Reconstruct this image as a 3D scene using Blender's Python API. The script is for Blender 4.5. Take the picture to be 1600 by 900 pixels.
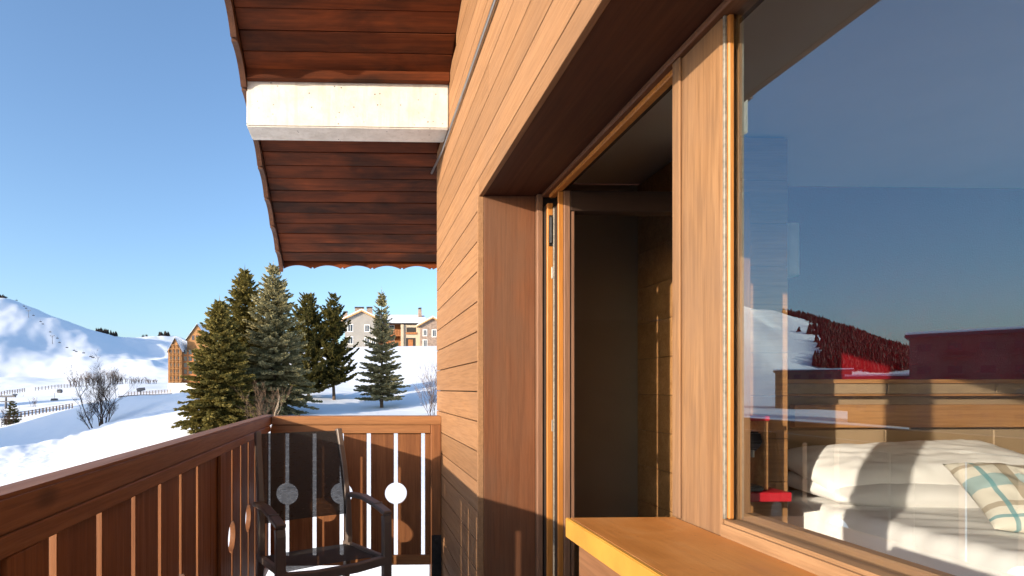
import bpy, bmesh, math, random
import numpy as np
from mathutils import Vector, noise as mnoise
R = math.radians
for o in list(bpy.data.objects):
    bpy.data.objects.remove(o)
scene = bpy.context.scene
COL = scene.collection

# ------------------------------------------------------------------ camera
cam_d = bpy.data.cameras.new('camera')
cam = bpy.data.objects.new('camera', cam_d); COL.objects.link(cam)
YAW = R(1.64)
cam.location = (0, 0, 1.23)
cam.rotation_euler = (R(90), 0, -YAW)
cam_d.sensor_width = 36.0
cam_d.lens = 36.0 * 840 / 1600
cam_d.shift_x = (800 - 584) / 1600
cam_d.shift_y = (608 - 450) / 1600
cam_d.clip_start = 0.03
cam_d.clip_end = 20000
scene.camera = cam

# ------------------------------------------------------------------ world and sun
SUN = Vector((1.0, 0.74, -0.28)).normalized()         # the way the light travels
world = bpy.data.worlds.new('World'); scene.world = world
world.use_nodes = True
wn = world.node_tree.nodes; wl = world.node_tree.links
wn.clear()
sky = wn.new('ShaderNodeTexSky'); sky.sky_type = 'NISHITA'; sky.sun_disc = False
sky.sun_elevation = math.asin(-SUN.z)
sky.sun_rotation = math.atan2(-SUN.x, -SUN.y)
sky.altitude = 1500; sky.air_density = 1.15; sky.dust_density = 6.0; sky.ozone_density = 3.0
bg = wn.new('ShaderNodeBackground'); bg.inputs['Strength'].default_value = 0.15
wo = wn.new('ShaderNodeOutputWorld')
wl.new(sky.outputs[0], bg.inputs[0]); wl.new(bg.outputs[0], wo.inputs[0])
sun_d = bpy.data.lights.new('sun', 'SUN'); sun_d.energy = 3.2; sun_d.angle = R(0.53)
sun_d.color = (1.0, 0.86, 0.69)
sun = bpy.data.objects.new('sun', sun_d); COL.objects.link(sun)
sun.rotation_euler = SUN.to_track_quat('-Z', 'Y').to_euler()
sun.location = (-20, -15, 20)
scene.view_settings.view_transform = 'Standard'
scene.view_settings.look = 'None'
scene.view_settings.gamma = 1.0
scene.view_settings.exposure = 1.2
scene.cycles.max_bounces = 8
scene.cycles.transparent_max_bounces = 16
scene.cycles.caustics_reflective = False
scene.cycles.caustics_refractive = False
scene.cycles.use_denoising = True

# ------------------------------------------------------------------ object helpers
WLOC = {}
def wloc(o):
    return WLOC.get(o.name, Vector((0, 0, 0)))
def tag(o, label=None, cat=None, group=None, kind=None):
    if label: o['label'] = label
    if cat: o['category'] = cat
    if group: o['group'] = group
    if kind: o['kind'] = kind
    return o
def thing(name, label, cat, loc=(0, 0, 0), rotz=0.0, group=None):
    o = bpy.data.objects.new(name, None); COL.objects.link(o)
    o.empty_display_size = 0.2
    o.location = loc; o.rotation_euler = (0, 0, rotz)
    WLOC[o.name] = Vector(loc)
    return tag(o, label, cat, group)
def link(name, mesh, parent=None, at=(0, 0, 0), local=False, mat=None):
    """links a mesh whose own origin sits at `at` in the world (or in the parent's frame when local)"""
    o = bpy.data.objects.new(name, mesh); COL.objects.link(o)
    if mat is not None and len(mesh.materials) == 0:
        mesh.materials.append(mat)
    at = Vector(at)
    if parent is not None:
        o.parent = parent
        o.location = at if local else at - wloc(parent)
        WLOC[o.name] = wloc(parent) + o.location
    else:
        o.location = at; WLOC[o.name] = at
    return o

class MB:
    def __init__(s): s.v = []; s.f = []; s.sm = False
    def add(s, vs, fs):
        n = len(s.v); s.v += [tuple(p) for p in vs]; s.f += [tuple(i + n for i in f) for f in fs]; return s
    def box(s, x0, x1, y0, y1, z0, z1):
        return s.add([(x0,y0,z0),(x1,y0,z0),(x1,y1,z0),(x0,y1,z0),(x0,y0,z1),(x1,y0,z1),(x1,y1,z1),(x0,y1,z1)],
                     [(3,2,1,0),(4,5,6,7),(0,1,5,4),(1,2,6,5),(2,3,7,6),(3,0,4,7)])
    def extr(s, poly, axis, a, b):
        """closed 2-D outline swept along an axis from a to b"""
        n = len(poly)
        def P(p, t):
            return {'x': (t, p[0], p[1]), 'y': (p[0], t, p[1]), 'z': (p[0], p[1], t)}[axis]
        vs = [P(p, a) for p in poly] + [P(p, b) for p in poly]
        fs = [tuple(range(n))[::-1], tuple(range(n, 2 * n))]
        fs += [(i, (i + 1) % n, n + (i + 1) % n, n + i) for i in range(n)]
        return s.add(vs, fs)
    def tube(s, pts, rad, n=6, cap=True):
        pts = [Vector(p) for p in pts]
        if not hasattr(rad, '__len__'): rad = [rad] * len(pts)
        base = len(s.v)
        for i, p in enumerate(pts):
            d = (pts[min(i + 1, len(pts) - 1)] - pts[max(i - 1, 0)]).normalized()
            u = d.cross(Vector((0, 0, 1)))
            if u.length < 1e-3: u = d.cross(Vector((1, 0, 0)))
            u.normalize(); w = d.cross(u)
            for k in range(n):
                a = 2 * math.pi * k / n
                s.v.append(tuple(p + (u * math.cos(a) + w * math.sin(a)) * rad[i]))
        for i in range(len(pts) - 1):
            for k in range(n):
                a = base + i * n + k; b = base + i * n + (k + 1) % n
                s.f.append((a, a + n, b + n, b))
        if cap:
            s.f.append(tuple(base + k for k in range(n)))
            s.f.append(tuple(base + (len(pts) - 1) * n + k for k in range(n))[::-1])
        return s
    def mesh(s, name, bevel=0.0, seg=1, smooth=False):
        me = bpy.data.meshes.new(name)
        me.from_pydata(s.v, [], s.f)
        bm = bmesh.new(); bm.from_mesh(me)
        bmesh.ops.recalc_face_normals(bm, faces=bm.faces)
        if bevel > 0:
            ed = [e for e in bm.edges if len(e.link_faces) == 2 and e.calc_face_angle(0) > 0.6]
            bmesh.ops.bevel(bm, geom=ed, offset=bevel, segments=seg, affect='EDGES', clamp_overlap=True)
        bm.to_mesh(me); bm.free()
        if smooth:
            me.polygons.foreach_set('use_smooth', [True] * len(me.polygons))
        me.update()
        return me
    def build(s, name, mat, parent=None, bevel=0.0, seg=1, smooth=False, local=False):
        me = s.mesh(name, bevel, seg, smooth)
        me.materials.append(mat)
        return link(name, me, parent, (0, 0, 0) , local) if not local else link(name, me, parent, (0, 0, 0), True)

BOX = {}
def boxobj(name, x0, x1, y0, y1, z0, z1, mat, parent=None, bevel=0.0, local=False, seg=1):
    """a box whose origin is its own centre; alike boxes share one mesh"""
    d = (round(x1 - x0, 5), round(y1 - y0, 5), round(z1 - z0, 5), round(bevel, 5), mat.name, seg)
    if d not in BOX:
        m = MB().box(-d[0]/2, d[0]/2, -d[1]/2, d[1]/2, -d[2]/2, d[2]/2)
        me = m.mesh(name, bevel, seg); me.materials.append(mat); BOX[d] = me
    return link(name, BOX[d], parent, ((x0+x1)/2, (y0+y1)/2, (z0+z1)/2), local)

# ------------------------------------------------------------------ materials
def newmat(name):
    m = bpy.data.materials.new(name); m.use_nodes = True
    nt = m.node_tree; nt.nodes.clear()
    out = nt.nodes.new('ShaderNodeOutputMaterial'); p = nt.nodes.new('ShaderNodeBsdfPrincipled')
    nt.links.new(p.outputs[0], out.inputs[0])
    return m, nt, p, out
def N(nt, t, **kw):
    n = nt.nodes.new(t)
    for k, v in kw.items():
        if k in n.inputs.keys() if hasattr(n.inputs, 'keys') else False: n.inputs[k].default_value = v
        else: setattr(n, k, v)
    return n
def math_node(nt, op, a, b=None, c=None):
    n = nt.nodes.new('ShaderNodeMath'); n.operation = op
    for i, q in enumerate((a, b, c)):
        if q is None: continue
        if isinstance(q, (int, float)): n.inputs[i].default_value = q
        else: nt.links.new(q, n.inputs[i])
    return n.outputs[0]
def mixcol(nt, fac, a, b, mode='MIX'):
    n = nt.nodes.new('ShaderNodeMix'); n.data_type = 'RGBA'; n.blend_type = mode
    for sock, q in ((n.inputs[0], fac), (n.inputs[6], a), (n.inputs[7], b)):
        if isinstance(q, (int, float)): sock.default_value = q
        elif isinstance(q, tuple): sock.default_value = (*q[:3], 1)
        else: nt.links.new(q, sock)
    return n.outputs[2]
def noise_tex(nt, vec, scale, detail=4, rough=0.55, dist=0.0):
    n = nt.nodes.new('ShaderNodeTexNoise')
    n.inputs['Scale'].default_value = scale; n.inputs['Detail'].default_value = detail
    n.inputs['Roughness'].default_value = rough; n.inputs['Distortion'].default_value = dist
    if vec is not None: nt.links.new(vec, n.inputs['Vector'])
    return n.outputs[0]
def ramp(nt, fac, stops):
    n = nt.nodes.new('ShaderNodeValToRGB'); e = n.color_ramp.elements
    while len(e) < len(stops): e.new(0.5)
    for q, (pos, c) in zip(e, stops):
        q.position = pos; q.color = (*c, 1) if isinstance(c, tuple) else (c, c, c, 1)
    nt.links.new(fac, n.inputs[0]); return n.outputs[0]
def coords(nt, scale=(1, 1, 1), rnd=True):
    tc = nt.nodes.new('ShaderNodeTexCoord')
    v = tc.outputs['Object']
    if rnd:
        oi = nt.nodes.new('ShaderNodeObjectInfo')
        mul = nt.nodes.new('ShaderNodeVectorMath'); mul.operation = 'MULTIPLY_ADD'
        cb = nt.nodes.new('ShaderNodeCombineXYZ')
        for i in range(3): nt.links.new(oi.outputs['Random'], cb.inputs[i])
        nt.links.new(cb.outputs[0], mul.inputs[0]); mul.inputs[1].default_value = (37.1, 53.7, 71.3)
        nt.links.new(v, mul.inputs[2]); v = mul.outputs[0]
    mp = nt.nodes.new('ShaderNodeMapping'); mp.inputs['Scale'].default_value = scale
    nt.links.new(v, mp.inputs[0])
    return mp.outputs[0]
def bump(nt, p, h, strength, dist=0.01):
    b = nt.nodes.new('ShaderNodeBump'); b.inputs['Strength'].default_value = strength
    b.inputs['Distance'].default_value = dist
    nt.links.new(h, b.inputs['Height']); nt.links.new(b.outputs[0], p.inputs['Normal'])

def wood(name, light, dark, axis, rough=0.6, grain=30.0, contrast=0.5, blotch=0.35, knots=True, vary=0.25, spec=0.3, bmp=0.25, stain=None):
    m, nt, p, out = newmat(name)
    st = {'x': (0.045, 1, 1), 'y': (1, 0.045, 1), 'z': (1, 1, 0.045)}[axis]
    v = coords(nt, st)
    g = noise_tex(nt, v, grain, 6, 0.65, 0.6)
    g2 = noise_tex(nt, v, grain * 4.5, 3, 0.6)
    big = noise_tex(nt, coords(nt, {'x': (0.35, 1, 1), 'y': (1, 0.35, 1), 'z': (1, 1, 0.35)}[axis]), 5.0, 4, 0.6, 0.4)
    a = ramp(nt, g, [(0.5 - contrast * 0.4, 0.0), (0.5 + contrast * 0.4, 1.0)])
    c = mixcol(nt, a, dark, light)
    c = mixcol(nt, math_node(nt, 'MULTIPLY', ramp(nt, g2, [(0.38, 1.0), (0.55, 0.0)]), 0.35), c, tuple(q * 0.55 for q in dark))
    c = mixcol(nt, math_node(nt, 'MULTIPLY', ramp(nt, big, [(0.35, 1.0), (0.65, 0.0)]), blotch), c, stain or tuple(q * 0.6 for q in dark))
    if knots:
        vo = nt.nodes.new('ShaderNodeTexVoronoi'); vo.inputs['Scale'].default_value = 3.2
        nt.links.new(coords(nt, {'x': (0.55, 1, 1), 'y': (1, 0.55, 1), 'z': (1, 1, 0.55)}[axis]), vo.inputs['Vector'])
        k = ramp(nt, vo.outputs['Distance'], [(0.035, 1.0), (0.085, 0.0)])
        c = mixcol(nt, math_node(nt, 'MULTIPLY', k, 0.7), c, tuple(q * 0.35 for q in dark))
    oi = nt.nodes.new('ShaderNodeObjectInfo')
    hs = nt.nodes.new('ShaderNodeHueSaturation')
    nt.links.new(c, hs.inputs['Color'])
    mr = nt.nodes.new('ShaderNodeMapRange'); nt.links.new(oi.outputs['Random'], mr.inputs[0])
    mr.inputs[3].default_value = 1 - vary; mr.inputs[4].default_value = 1 + vary
    nt.links.new(mr.outputs[0], hs.inputs['Value'])
    nt.links.new(hs.outputs[0], p.inputs['Base Color'])
    nt.links.new(ramp(nt, g, [(0.2, rough + 0.12), (0.8, rough - 0.08)]), p.inputs['Roughness'])
    p.inputs['Specular IOR Level'].default_value = spec
    bump(nt, p, math_node(nt, 'ADD', g, math_node(nt, 'MULTIPLY', g2, 0.5)), bmp, 0.004)
    return m
def plain(name, col, rough=0.6, metal=0.0, spec=0.4, nscale=8.0, namp=0.15, bmp=0.0, bscale=60.0, rnd=True):
    m, nt, p, out = newmat(name)
    v = coords(nt, (1, 1, 1), rnd)
    n = noise_tex(nt, v, nscale, 5, 0.6)
    lo = tuple(max(0, q * (1 - namp)) for q in col); hi = tuple(min(1, q * (1 + namp)) for q in col)
    nt.links.new(mixcol(nt, ramp(nt, n, [(0.3, 0.0), (0.7, 1.0)]), lo, hi), p.inputs['Base Color'])
    p.inputs['Roughness'].default_value = rough; p.inputs['Metallic'].default_value = metal
    p.inputs['Specular IOR Level'].default_value = spec
    if bmp > 0: bump(nt, p, noise_tex(nt, v, bscale, 4, 0.6), bmp, 0.005)
    return m

M = {}
# facade and railing timber
M['clad'] = wood('painted cladding', (0.365, 0.198, 0.098), (0.28, 0.143, 0.068), 'y', 0.72, 24, 0.8, 0.5, True, 0.12, 0.1, 0.8, (0.25, 0.14, 0.078))
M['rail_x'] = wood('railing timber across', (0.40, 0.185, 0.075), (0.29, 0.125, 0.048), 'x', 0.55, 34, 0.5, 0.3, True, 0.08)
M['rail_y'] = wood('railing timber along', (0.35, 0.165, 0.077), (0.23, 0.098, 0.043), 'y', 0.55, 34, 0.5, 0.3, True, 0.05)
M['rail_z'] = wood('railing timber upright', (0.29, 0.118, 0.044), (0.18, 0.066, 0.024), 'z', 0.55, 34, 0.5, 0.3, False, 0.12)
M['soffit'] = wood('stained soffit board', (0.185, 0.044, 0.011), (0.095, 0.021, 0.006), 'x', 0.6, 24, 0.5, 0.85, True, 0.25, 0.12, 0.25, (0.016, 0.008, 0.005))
M['verge'] = wood('verge board', (0.12, 0.05, 0.025), (0.075, 0.03, 0.014), 'y', 0.6, 30, 0.5, 0.4, False, 0.1)
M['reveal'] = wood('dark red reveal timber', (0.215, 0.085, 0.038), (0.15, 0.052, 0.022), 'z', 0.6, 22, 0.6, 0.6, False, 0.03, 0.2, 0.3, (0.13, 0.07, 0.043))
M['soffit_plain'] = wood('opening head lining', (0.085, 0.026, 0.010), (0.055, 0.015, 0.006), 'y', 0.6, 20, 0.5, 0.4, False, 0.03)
M['head'] = wood('window head timber', (0.22, 0.10, 0.045), (0.15, 0.06, 0.027), 'y', 0.55, 34, 0.5, 0.3, False, 0.05)
M['pillar'] = wood('weathered window post', (0.36, 0.20, 0.095), (0.20, 0.095, 0.040), 'z', 0.7, 20, 0.7, 0.7, True, 0.04, 0.15, 0.7, (0.20, 0.12, 0.075))
M['bottom_frame'] = wood('weathered window rail', (0.42, 0.245, 0.125), (0.29, 0.155, 0.075), 'y', 0.6, 26, 0.6, 0.45, True, 0.04, 0.25, 0.35)
M['golden'] = wood('golden varnished timber', (0.50, 0.205, 0.045), (0.40, 0.15, 0.03), 'z', 0.4, 30, 0.5, 0.3, False, 0.08, 0.4)
M['brown_jamb'] = wood('brown painted jamb', (0.25, 0.13, 0.075), (0.19, 0.095, 0.055), 'z', 0.6, 30, 0.5, 0.3, False, 0.05)
def sill_paint():
    m, nt, p, out = newmat('worn ochre sill paint')
    v = coords(nt, (1, 1, 1), False)
    n = noise_tex(nt, v, 5, 6, 0.6, 0.6)
    c = ramp(nt, n, [(0.3, (0.43, 0.155, 0.034)), (0.5, (0.52, 0.20, 0.045)), (0.72, (0.56, 0.25, 0.075))])
    g = noise_tex(nt, coords(nt, (1, 0.05, 1), False), 60, 4, 0.6)
    c = mixcol(nt, math_node(nt, 'MULTIPLY', ramp(nt, g, [(0.5, 0.0), (0.75, 1.0)]), 0.35), c, (0.30, 0.12, 0.035))
    d = noise_tex(nt, v, 42, 3, 0.7)
    c = mixcol(nt, math_node(nt, 'MULTIPLY', ramp(nt, d, [(0.66, 0.0), (0.72, 1.0)]), 0.5), c, (0.22, 0.10, 0.04))
    nt.links.new(c, p.inputs['Base Color'])
    nt.links.new(ramp(nt, n, [(0.3, 0.36), (0.7, 0.58)]), p.inputs['Roughness'])
    bump(nt, p, math_node(nt, 'ADD', g, math_node(nt, 'MULTIPLY', d, 0.6)), 0.25, 0.003)
    return m
M['sill'] = sill_paint()
M['sill_nose'] = plain('sill nose paint', (0.56, 0.27, 0.045), 0.45, 0, 0.4, 10.0, 0.12, 0.1, 50)
M['dado'] = wood('panel below sill', (0.33, 0.16, 0.075), (0.23, 0.10, 0.045), 'y', 0.6, 18, 0.6, 0.4, True, 0.04)
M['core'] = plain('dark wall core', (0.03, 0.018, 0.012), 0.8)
M['iron'] = plain('dark iron', (0.03, 0.03, 0.032), 0.5, 0.6, 0.5, 30, 0.4, 0.2)
M['steel'] = plain('grey steel', (0.35, 0.34, 0.33), 0.35, 1.0, 0.5, 20, 0.1)
M['alu'] = plain('dull aluminium spacer', (0.24, 0.21, 0.17), 0.55, 0.2, 0.4, 90, 0.35)
M['deck'] = wood('balcony deck timber', (0.16, 0.09, 0.05), (0.11, 0.06, 0.035), 'y', 0.7, 30)
# stucco beam
def concrete():
    m, nt, p, out = newmat('white painted concrete')
    v = coords(nt, (1, 1, 1), False)
    n = noise_tex(nt, v, 9, 6, 0.65)
    c = ramp(nt, n, [(0.3, (0.53, 0.50, 0.44)), (0.6, (0.66, 0.63, 0.57))])
    st = noise_tex(nt, coords(nt, (14, 14, 1.2), False), 2.0, 4, 0.6)
    c = mixcol(nt, math_node(nt, 'MULTIPLY', ramp(nt, st, [(0.5, 0.0), (0.68, 1.0)]), 0.45), c, (0.46, 0.42, 0.35))
    vo = nt.nodes.new('ShaderNodeTexVoronoi'); vo.inputs['Scale'].default_value = 26
    nt.links.new(v, vo.inputs['Vector'])
    sp = noise_tex(nt, v, 7, 2)
    pit = math_node(nt, 'MULTIPLY', ramp(nt, vo.outputs['Distance'], [(0.07, 1.0), (0.14, 0.0)]), ramp(nt, sp, [(0.47, 0.0), (0.53, 1.0)]))
    c = mixcol(nt, pit, c, (0.10, 0.095, 0.085))
    nt.links.new(c, p.inputs['Base Color']); p.inputs['Roughness'].default_value = 0.85
    h = math_node(nt, 'SUBTRACT', noise_tex(nt, v, 45, 5, 0.7), math_node(nt, 'MULTIPLY', pit, 0.8))
    bump(nt, p, h, 0.35, 0.008)
    return m
M['concrete'] = concrete()
def glass(name, base, power):
    m, nt, p, out = newmat(name)
    nt.nodes.remove(p)
    tr = nt.nodes.new('ShaderNodeBsdfTransparent'); tr.inputs[0].default_value = (0.985, 0.99, 0.985, 1)
    gl = nt.nodes.new('ShaderNodeBsdfGlossy'); gl.inputs['Roughness'].default_value = 0.0
    gl.inputs[0].default_value = (0.72, 0.91, 1.0, 1)
    lw = nt.nodes.new('ShaderNodeLayerWeight'); lw.inputs[0].default_value = 0.5
    f5 = math_node(nt, 'POWER', lw.outputs['Facing'], 4.0)
    f = math_node(nt, 'MINIMUM', math_node(nt, 'MULTIPLY_ADD', f5, power, base), 0.95)
    mx = nt.nodes.new('ShaderNodeMixShader')
    nt.links.new(f, mx.inputs[0]); nt.links.new(tr.outputs[0], mx.inputs[1]); nt.links.new(gl.outputs[0], mx.inputs[2])
    nt.links.new(mx.outputs[0], out.inputs[0])
    return m
M['glass'] = glass('double glazed window pane', 0.14, 0.75)
M['door_glass'] = glass('door pane', 0.02, 0.5)
def mesh_cloth():
    m, nt, p, out = newmat('black woven mesh')
    p.inputs['Base Color'].default_value = (0.016, 0.014, 0.013, 1); p.inputs['Roughness'].default_value = 0.7
    tr = nt.nodes.new('ShaderNodeBsdfTransparent')
    v = coords(nt, (1, 1, 1), False)
    w = noise_tex(nt, coords(nt, (40, 40, 260), False), 1.0, 2)
    f = ramp(nt, w, [(0.3, 0.05), (0.7, 0.13)])
    mx = nt.nodes.new('ShaderNodeMixShader')
    nt.links.new(f, mx.inputs[0]); nt.links.new(p.outputs[0], mx.inputs[1]); nt.links.new(tr.outputs[0], mx.inputs[2])
    nt.links.new(mx.outputs[0], out.inputs[0])
    return m
M['sling'] = mesh_cloth()
M['chair'] = plain('taupe powder coated metal', (0.14, 0.105, 0.085), 0.45, 0.1, 0.5, 20, 0.08)
# room
M['taupe'] = plain('taupe wall paint', (0.22, 0.17, 0.12), 0.8, 0, 0.2, 3, 0.05, 0.1, 200)
M['white_wall'] = plain('white ceiling paint', (0.52, 0.50, 0.47), 0.9, 0, 0.2, 3, 0.04)
M['red_wall'] = plain('crimson textured wall', (0.21, 0.003, 0.008), 0.75, 0, 0.2, 5, 0.08, 0.5, 120)
M['room_wood'] = wood('room oak boards', (0.52, 0.28, 0.115), (0.33, 0.155, 0.058), 'x', 0.5, 20, 0.6, 0.35, True, 0.05)
M['shaded_leaf'] = wood('door rail with painted shade', (0.06, 0.03, 0.018), (0.04, 0.02, 0.012), 'x', 0.6, 24)  # shade on the door's top rail is put into this darker timber colour
M['leather'] = plain('taupe padded panel', (0.34, 0.245, 0.15), 0.55, 0, 0.35, 6, 0.06, 0.1, 120)
M['linen'] = plain('white bed linen', (0.88, 0.87, 0.85), 0.85, 0, 0.2, 3, 0.03, 0.25, 14)
M['redlac'] = plain('red lacquer', (0.5, 0.012, 0.025), 0.35, 0, 0.5, 3, 0.04)
M['blackpl'] = plain('black plastic', (0.012, 0.012, 0.013), 0.3, 0, 0.5, 5, 0.1)
M['shade'] = plain('white lamp shade', (0.75, 0.73, 0.7), 0.8)
M['floor'] = wood('room floor boards', (0.22, 0.13, 0.07), (0.15, 0.085, 0.045), 'y', 0.5, 20)
def plaid():
    m, nt, p, out = newmat('plaid cushion cloth')
    tc = nt.nodes.new('ShaderNodeTexCoord'); sx = nt.nodes.new('ShaderNodeSeparateXYZ')
    nt.links.new(tc.outputs['Object'], sx.inputs[0])
    def band(src, c0, w):
        d = math_node(nt, 'ABSOLUTE', math_node(nt, 'SUBTRACT', src, c0))
        return math_node(nt, 'LESS_THAN', d, w)
    c = mixcol(nt, 0.0, (0.72, 0.69, 0.60), (0, 0, 0))
    for src, c0, w, col, k in ((sx.outputs[0], 0.06, 0.045, (0.05, 0.30, 0.38), 0.9), (sx.outputs[1], 0.03, 0.04, (0.05, 0.30, 0.38), 0.55),
                               (sx.outputs[0], -0.09, 0.018, (0.33, 0.27, 0.19), 0.8), (sx.outputs[1], -0.11, 0.014, (0.33, 0.27, 0.19), 0.7),
                               (sx.outputs[0], -0.16, 0.007, (0.10, 0.30, 0.34), 0.8), (sx.outputs[1], 0.15, 0.012, (0.33, 0.27, 0.19), 0.7),
                               (sx.outputs[0], 0.16, 0.02, (0.33, 0.27, 0.19), 0.8), (sx.outputs[1], -0.17, 0.007, (0.10, 0.30, 0.34), 0.8)):
        c = mixcol(nt, math_node(nt, 'MULTIPLY', band(src, c0, w), k), c, col)
    nt.links.new(c, p.inputs['Base Color']); p.inputs['Roughness'].default_value = 0.9
    return m
M['plaid'] = plaid()
# outdoors
def snow():
    m, nt, p, out = newmat('snow')
    tc = nt.nodes.new('ShaderNodeTexCoord'); v = tc.outputs['Object']
    p.inputs['Base Color'].default_value = (0.86, 0.88, 0.91, 1)
    p.inputs['Roughness'].default_value = 0.75; p.inputs['Specular IOR Level'].default_value = 0.25
    h = math_node(nt, 'ADD', noise_tex(nt, v, 0.9, 5, 0.6), math_node(nt, 'MULTIPLY', noise_tex(nt, v, 9.0, 4, 0.65), 0.12))
    bump(nt, p, h, 0.35, 0.10)
    return m
M['snow'] = snow()
M['roof_snow'] = plain('roof snow', (0.86, 0.88, 0.91), 0.75, 0, 0.25, 0.6, 0.02, 0.2, 3)
def foliage(name, c1, c2):
    m, nt, p, out = newmat(name)
    v = coords(nt, (1, 1, 1), True)
    n = noise_tex(nt, v, 1.6, 5, 0.7); n2 = noise_tex(nt, v, 14.0, 2, 0.6)
    c = mixcol(nt, ramp(nt, math_node(nt, 'MULTIPLY_ADD', n2, 0.5, math_node(nt, 'MULTIPLY', n, 0.5)), [(0.35, 0.0), (0.62, 1.0)]), c1, c2)
    nt.links.new(c, p.inputs['Base Color']); p.inputs['Roughness'].default_value = 0.6
    p.inputs['Specular IOR Level'].default_value = 0.25
    tl = nt.nodes.new('ShaderNodeBsdfTranslucent'); nt.links.new(c, tl.inputs[0])
    mx = nt.nodes.new('ShaderNodeMixShader'); mx.inputs[0].default_value = 0.3
    nt.links.new(p.outputs[0], mx.inputs[1]); nt.links.new(tl.outputs[0], mx.inputs[2]); nt.links.new(mx.outputs[0], out.inputs[0])
    return m
M['spruce'] = foliage('spruce needles', (0.085, 0.085, 0.022), (0.32, 0.25, 0.07))
M['bluespruce'] = foliage('blue spruce needles', (0.15, 0.145, 0.065), (0.50, 0.44, 0.24))
M['pine'] = foliage('pine needles', (0.035, 0.040, 0.011), (0.17, 0.14, 0.034))
M['bark'] = plain('bark', (0.11, 0.075, 0.05), 0.9, 0, 0.2, 12, 0.35, 0.5, 30)
M['twig'] = plain('bare twigs', (0.15, 0.095, 0.06), 0.9, 0, 0.2, 6, 0.3)
M['darktwig'] = plain('dark bare twigs', (0.065, 0.042, 0.03), 0.9, 0, 0.2, 6, 0.3)
M['palebark'] = plain('pale bark', (0.30, 0.23, 0.16), 0.9, 0, 0.2, 12, 0.3)
M['forest'] = foliage('far forest', (0.02, 0.018, 0.014), (0.05, 0.034, 0.024))
M['render_grey'] = plain('grey render', (0.29, 0.275, 0.255), 0.9, 0, 0.2, 0.8, 0.08)
M['render_beige'] = plain('beige render', (0.46, 0.37, 0.27), 0.9, 0, 0.2, 0.8, 0.08)
M['stonewall'] = plain('brown stone wall', (0.27, 0.20, 0.16), 0.9, 0, 0.2, 2.5, 0.35, 0.5, 4)
M['h_wood'] = plain('house timber', (0.34, 0.135, 0.05), 0.7, 0, 0.2, 3, 0.2)
M['h_lightwood'] = plain('pale eave timber', (0.46, 0.28, 0.14), 0.7, 0, 0.2, 3, 0.15)
M['c_wood'] = plain('golden chalet timber', (0.34, 0.17, 0.068), 0.7, 0, 0.2, 1.5, 0.2)
M['white_trim'] = plain('white trim', (0.75, 0.73, 0.70), 0.7)
M['slate'] = plain('slate roof', (0.07, 0.07, 0.075), 0.7, 0, 0.3, 2, 0.25)
M['winglass'] = plain('far window glass', (0.03, 0.04, 0.055), 0.08, 0, 0.6, 1, 0.2)
M['dark_open'] = plain('dark opening', (0.03, 0.025, 0.022), 0.8)
M['asphalt'] = plain('cleared grey asphalt', (0.09, 0.085, 0.085), 0.8, 0, 0.3, 0.3, 0.3)
M['fence_wood'] = plain('weathered fence wood', (0.12, 0.08, 0.055), 0.85, 0, 0.2, 2, 0.3)
M['lift'] = plain('lift metal', (0.09, 0.09, 0.10), 0.6, 0.3)
M['block'] = plain('apartment render', (0.13, 0.10, 0.085), 0.85, 0, 0.2, 0.3, 0.15)
M['block_red'] = plain('dark red apartment boards', (0.16, 0.035, 0.035), 0.85, 0, 0.2, 0.3, 0.15)
M['hillrock'] = plain('rock', (0.10, 0.085, 0.075), 0.9, 0, 0.2, 0.2, 0.3)

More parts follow.
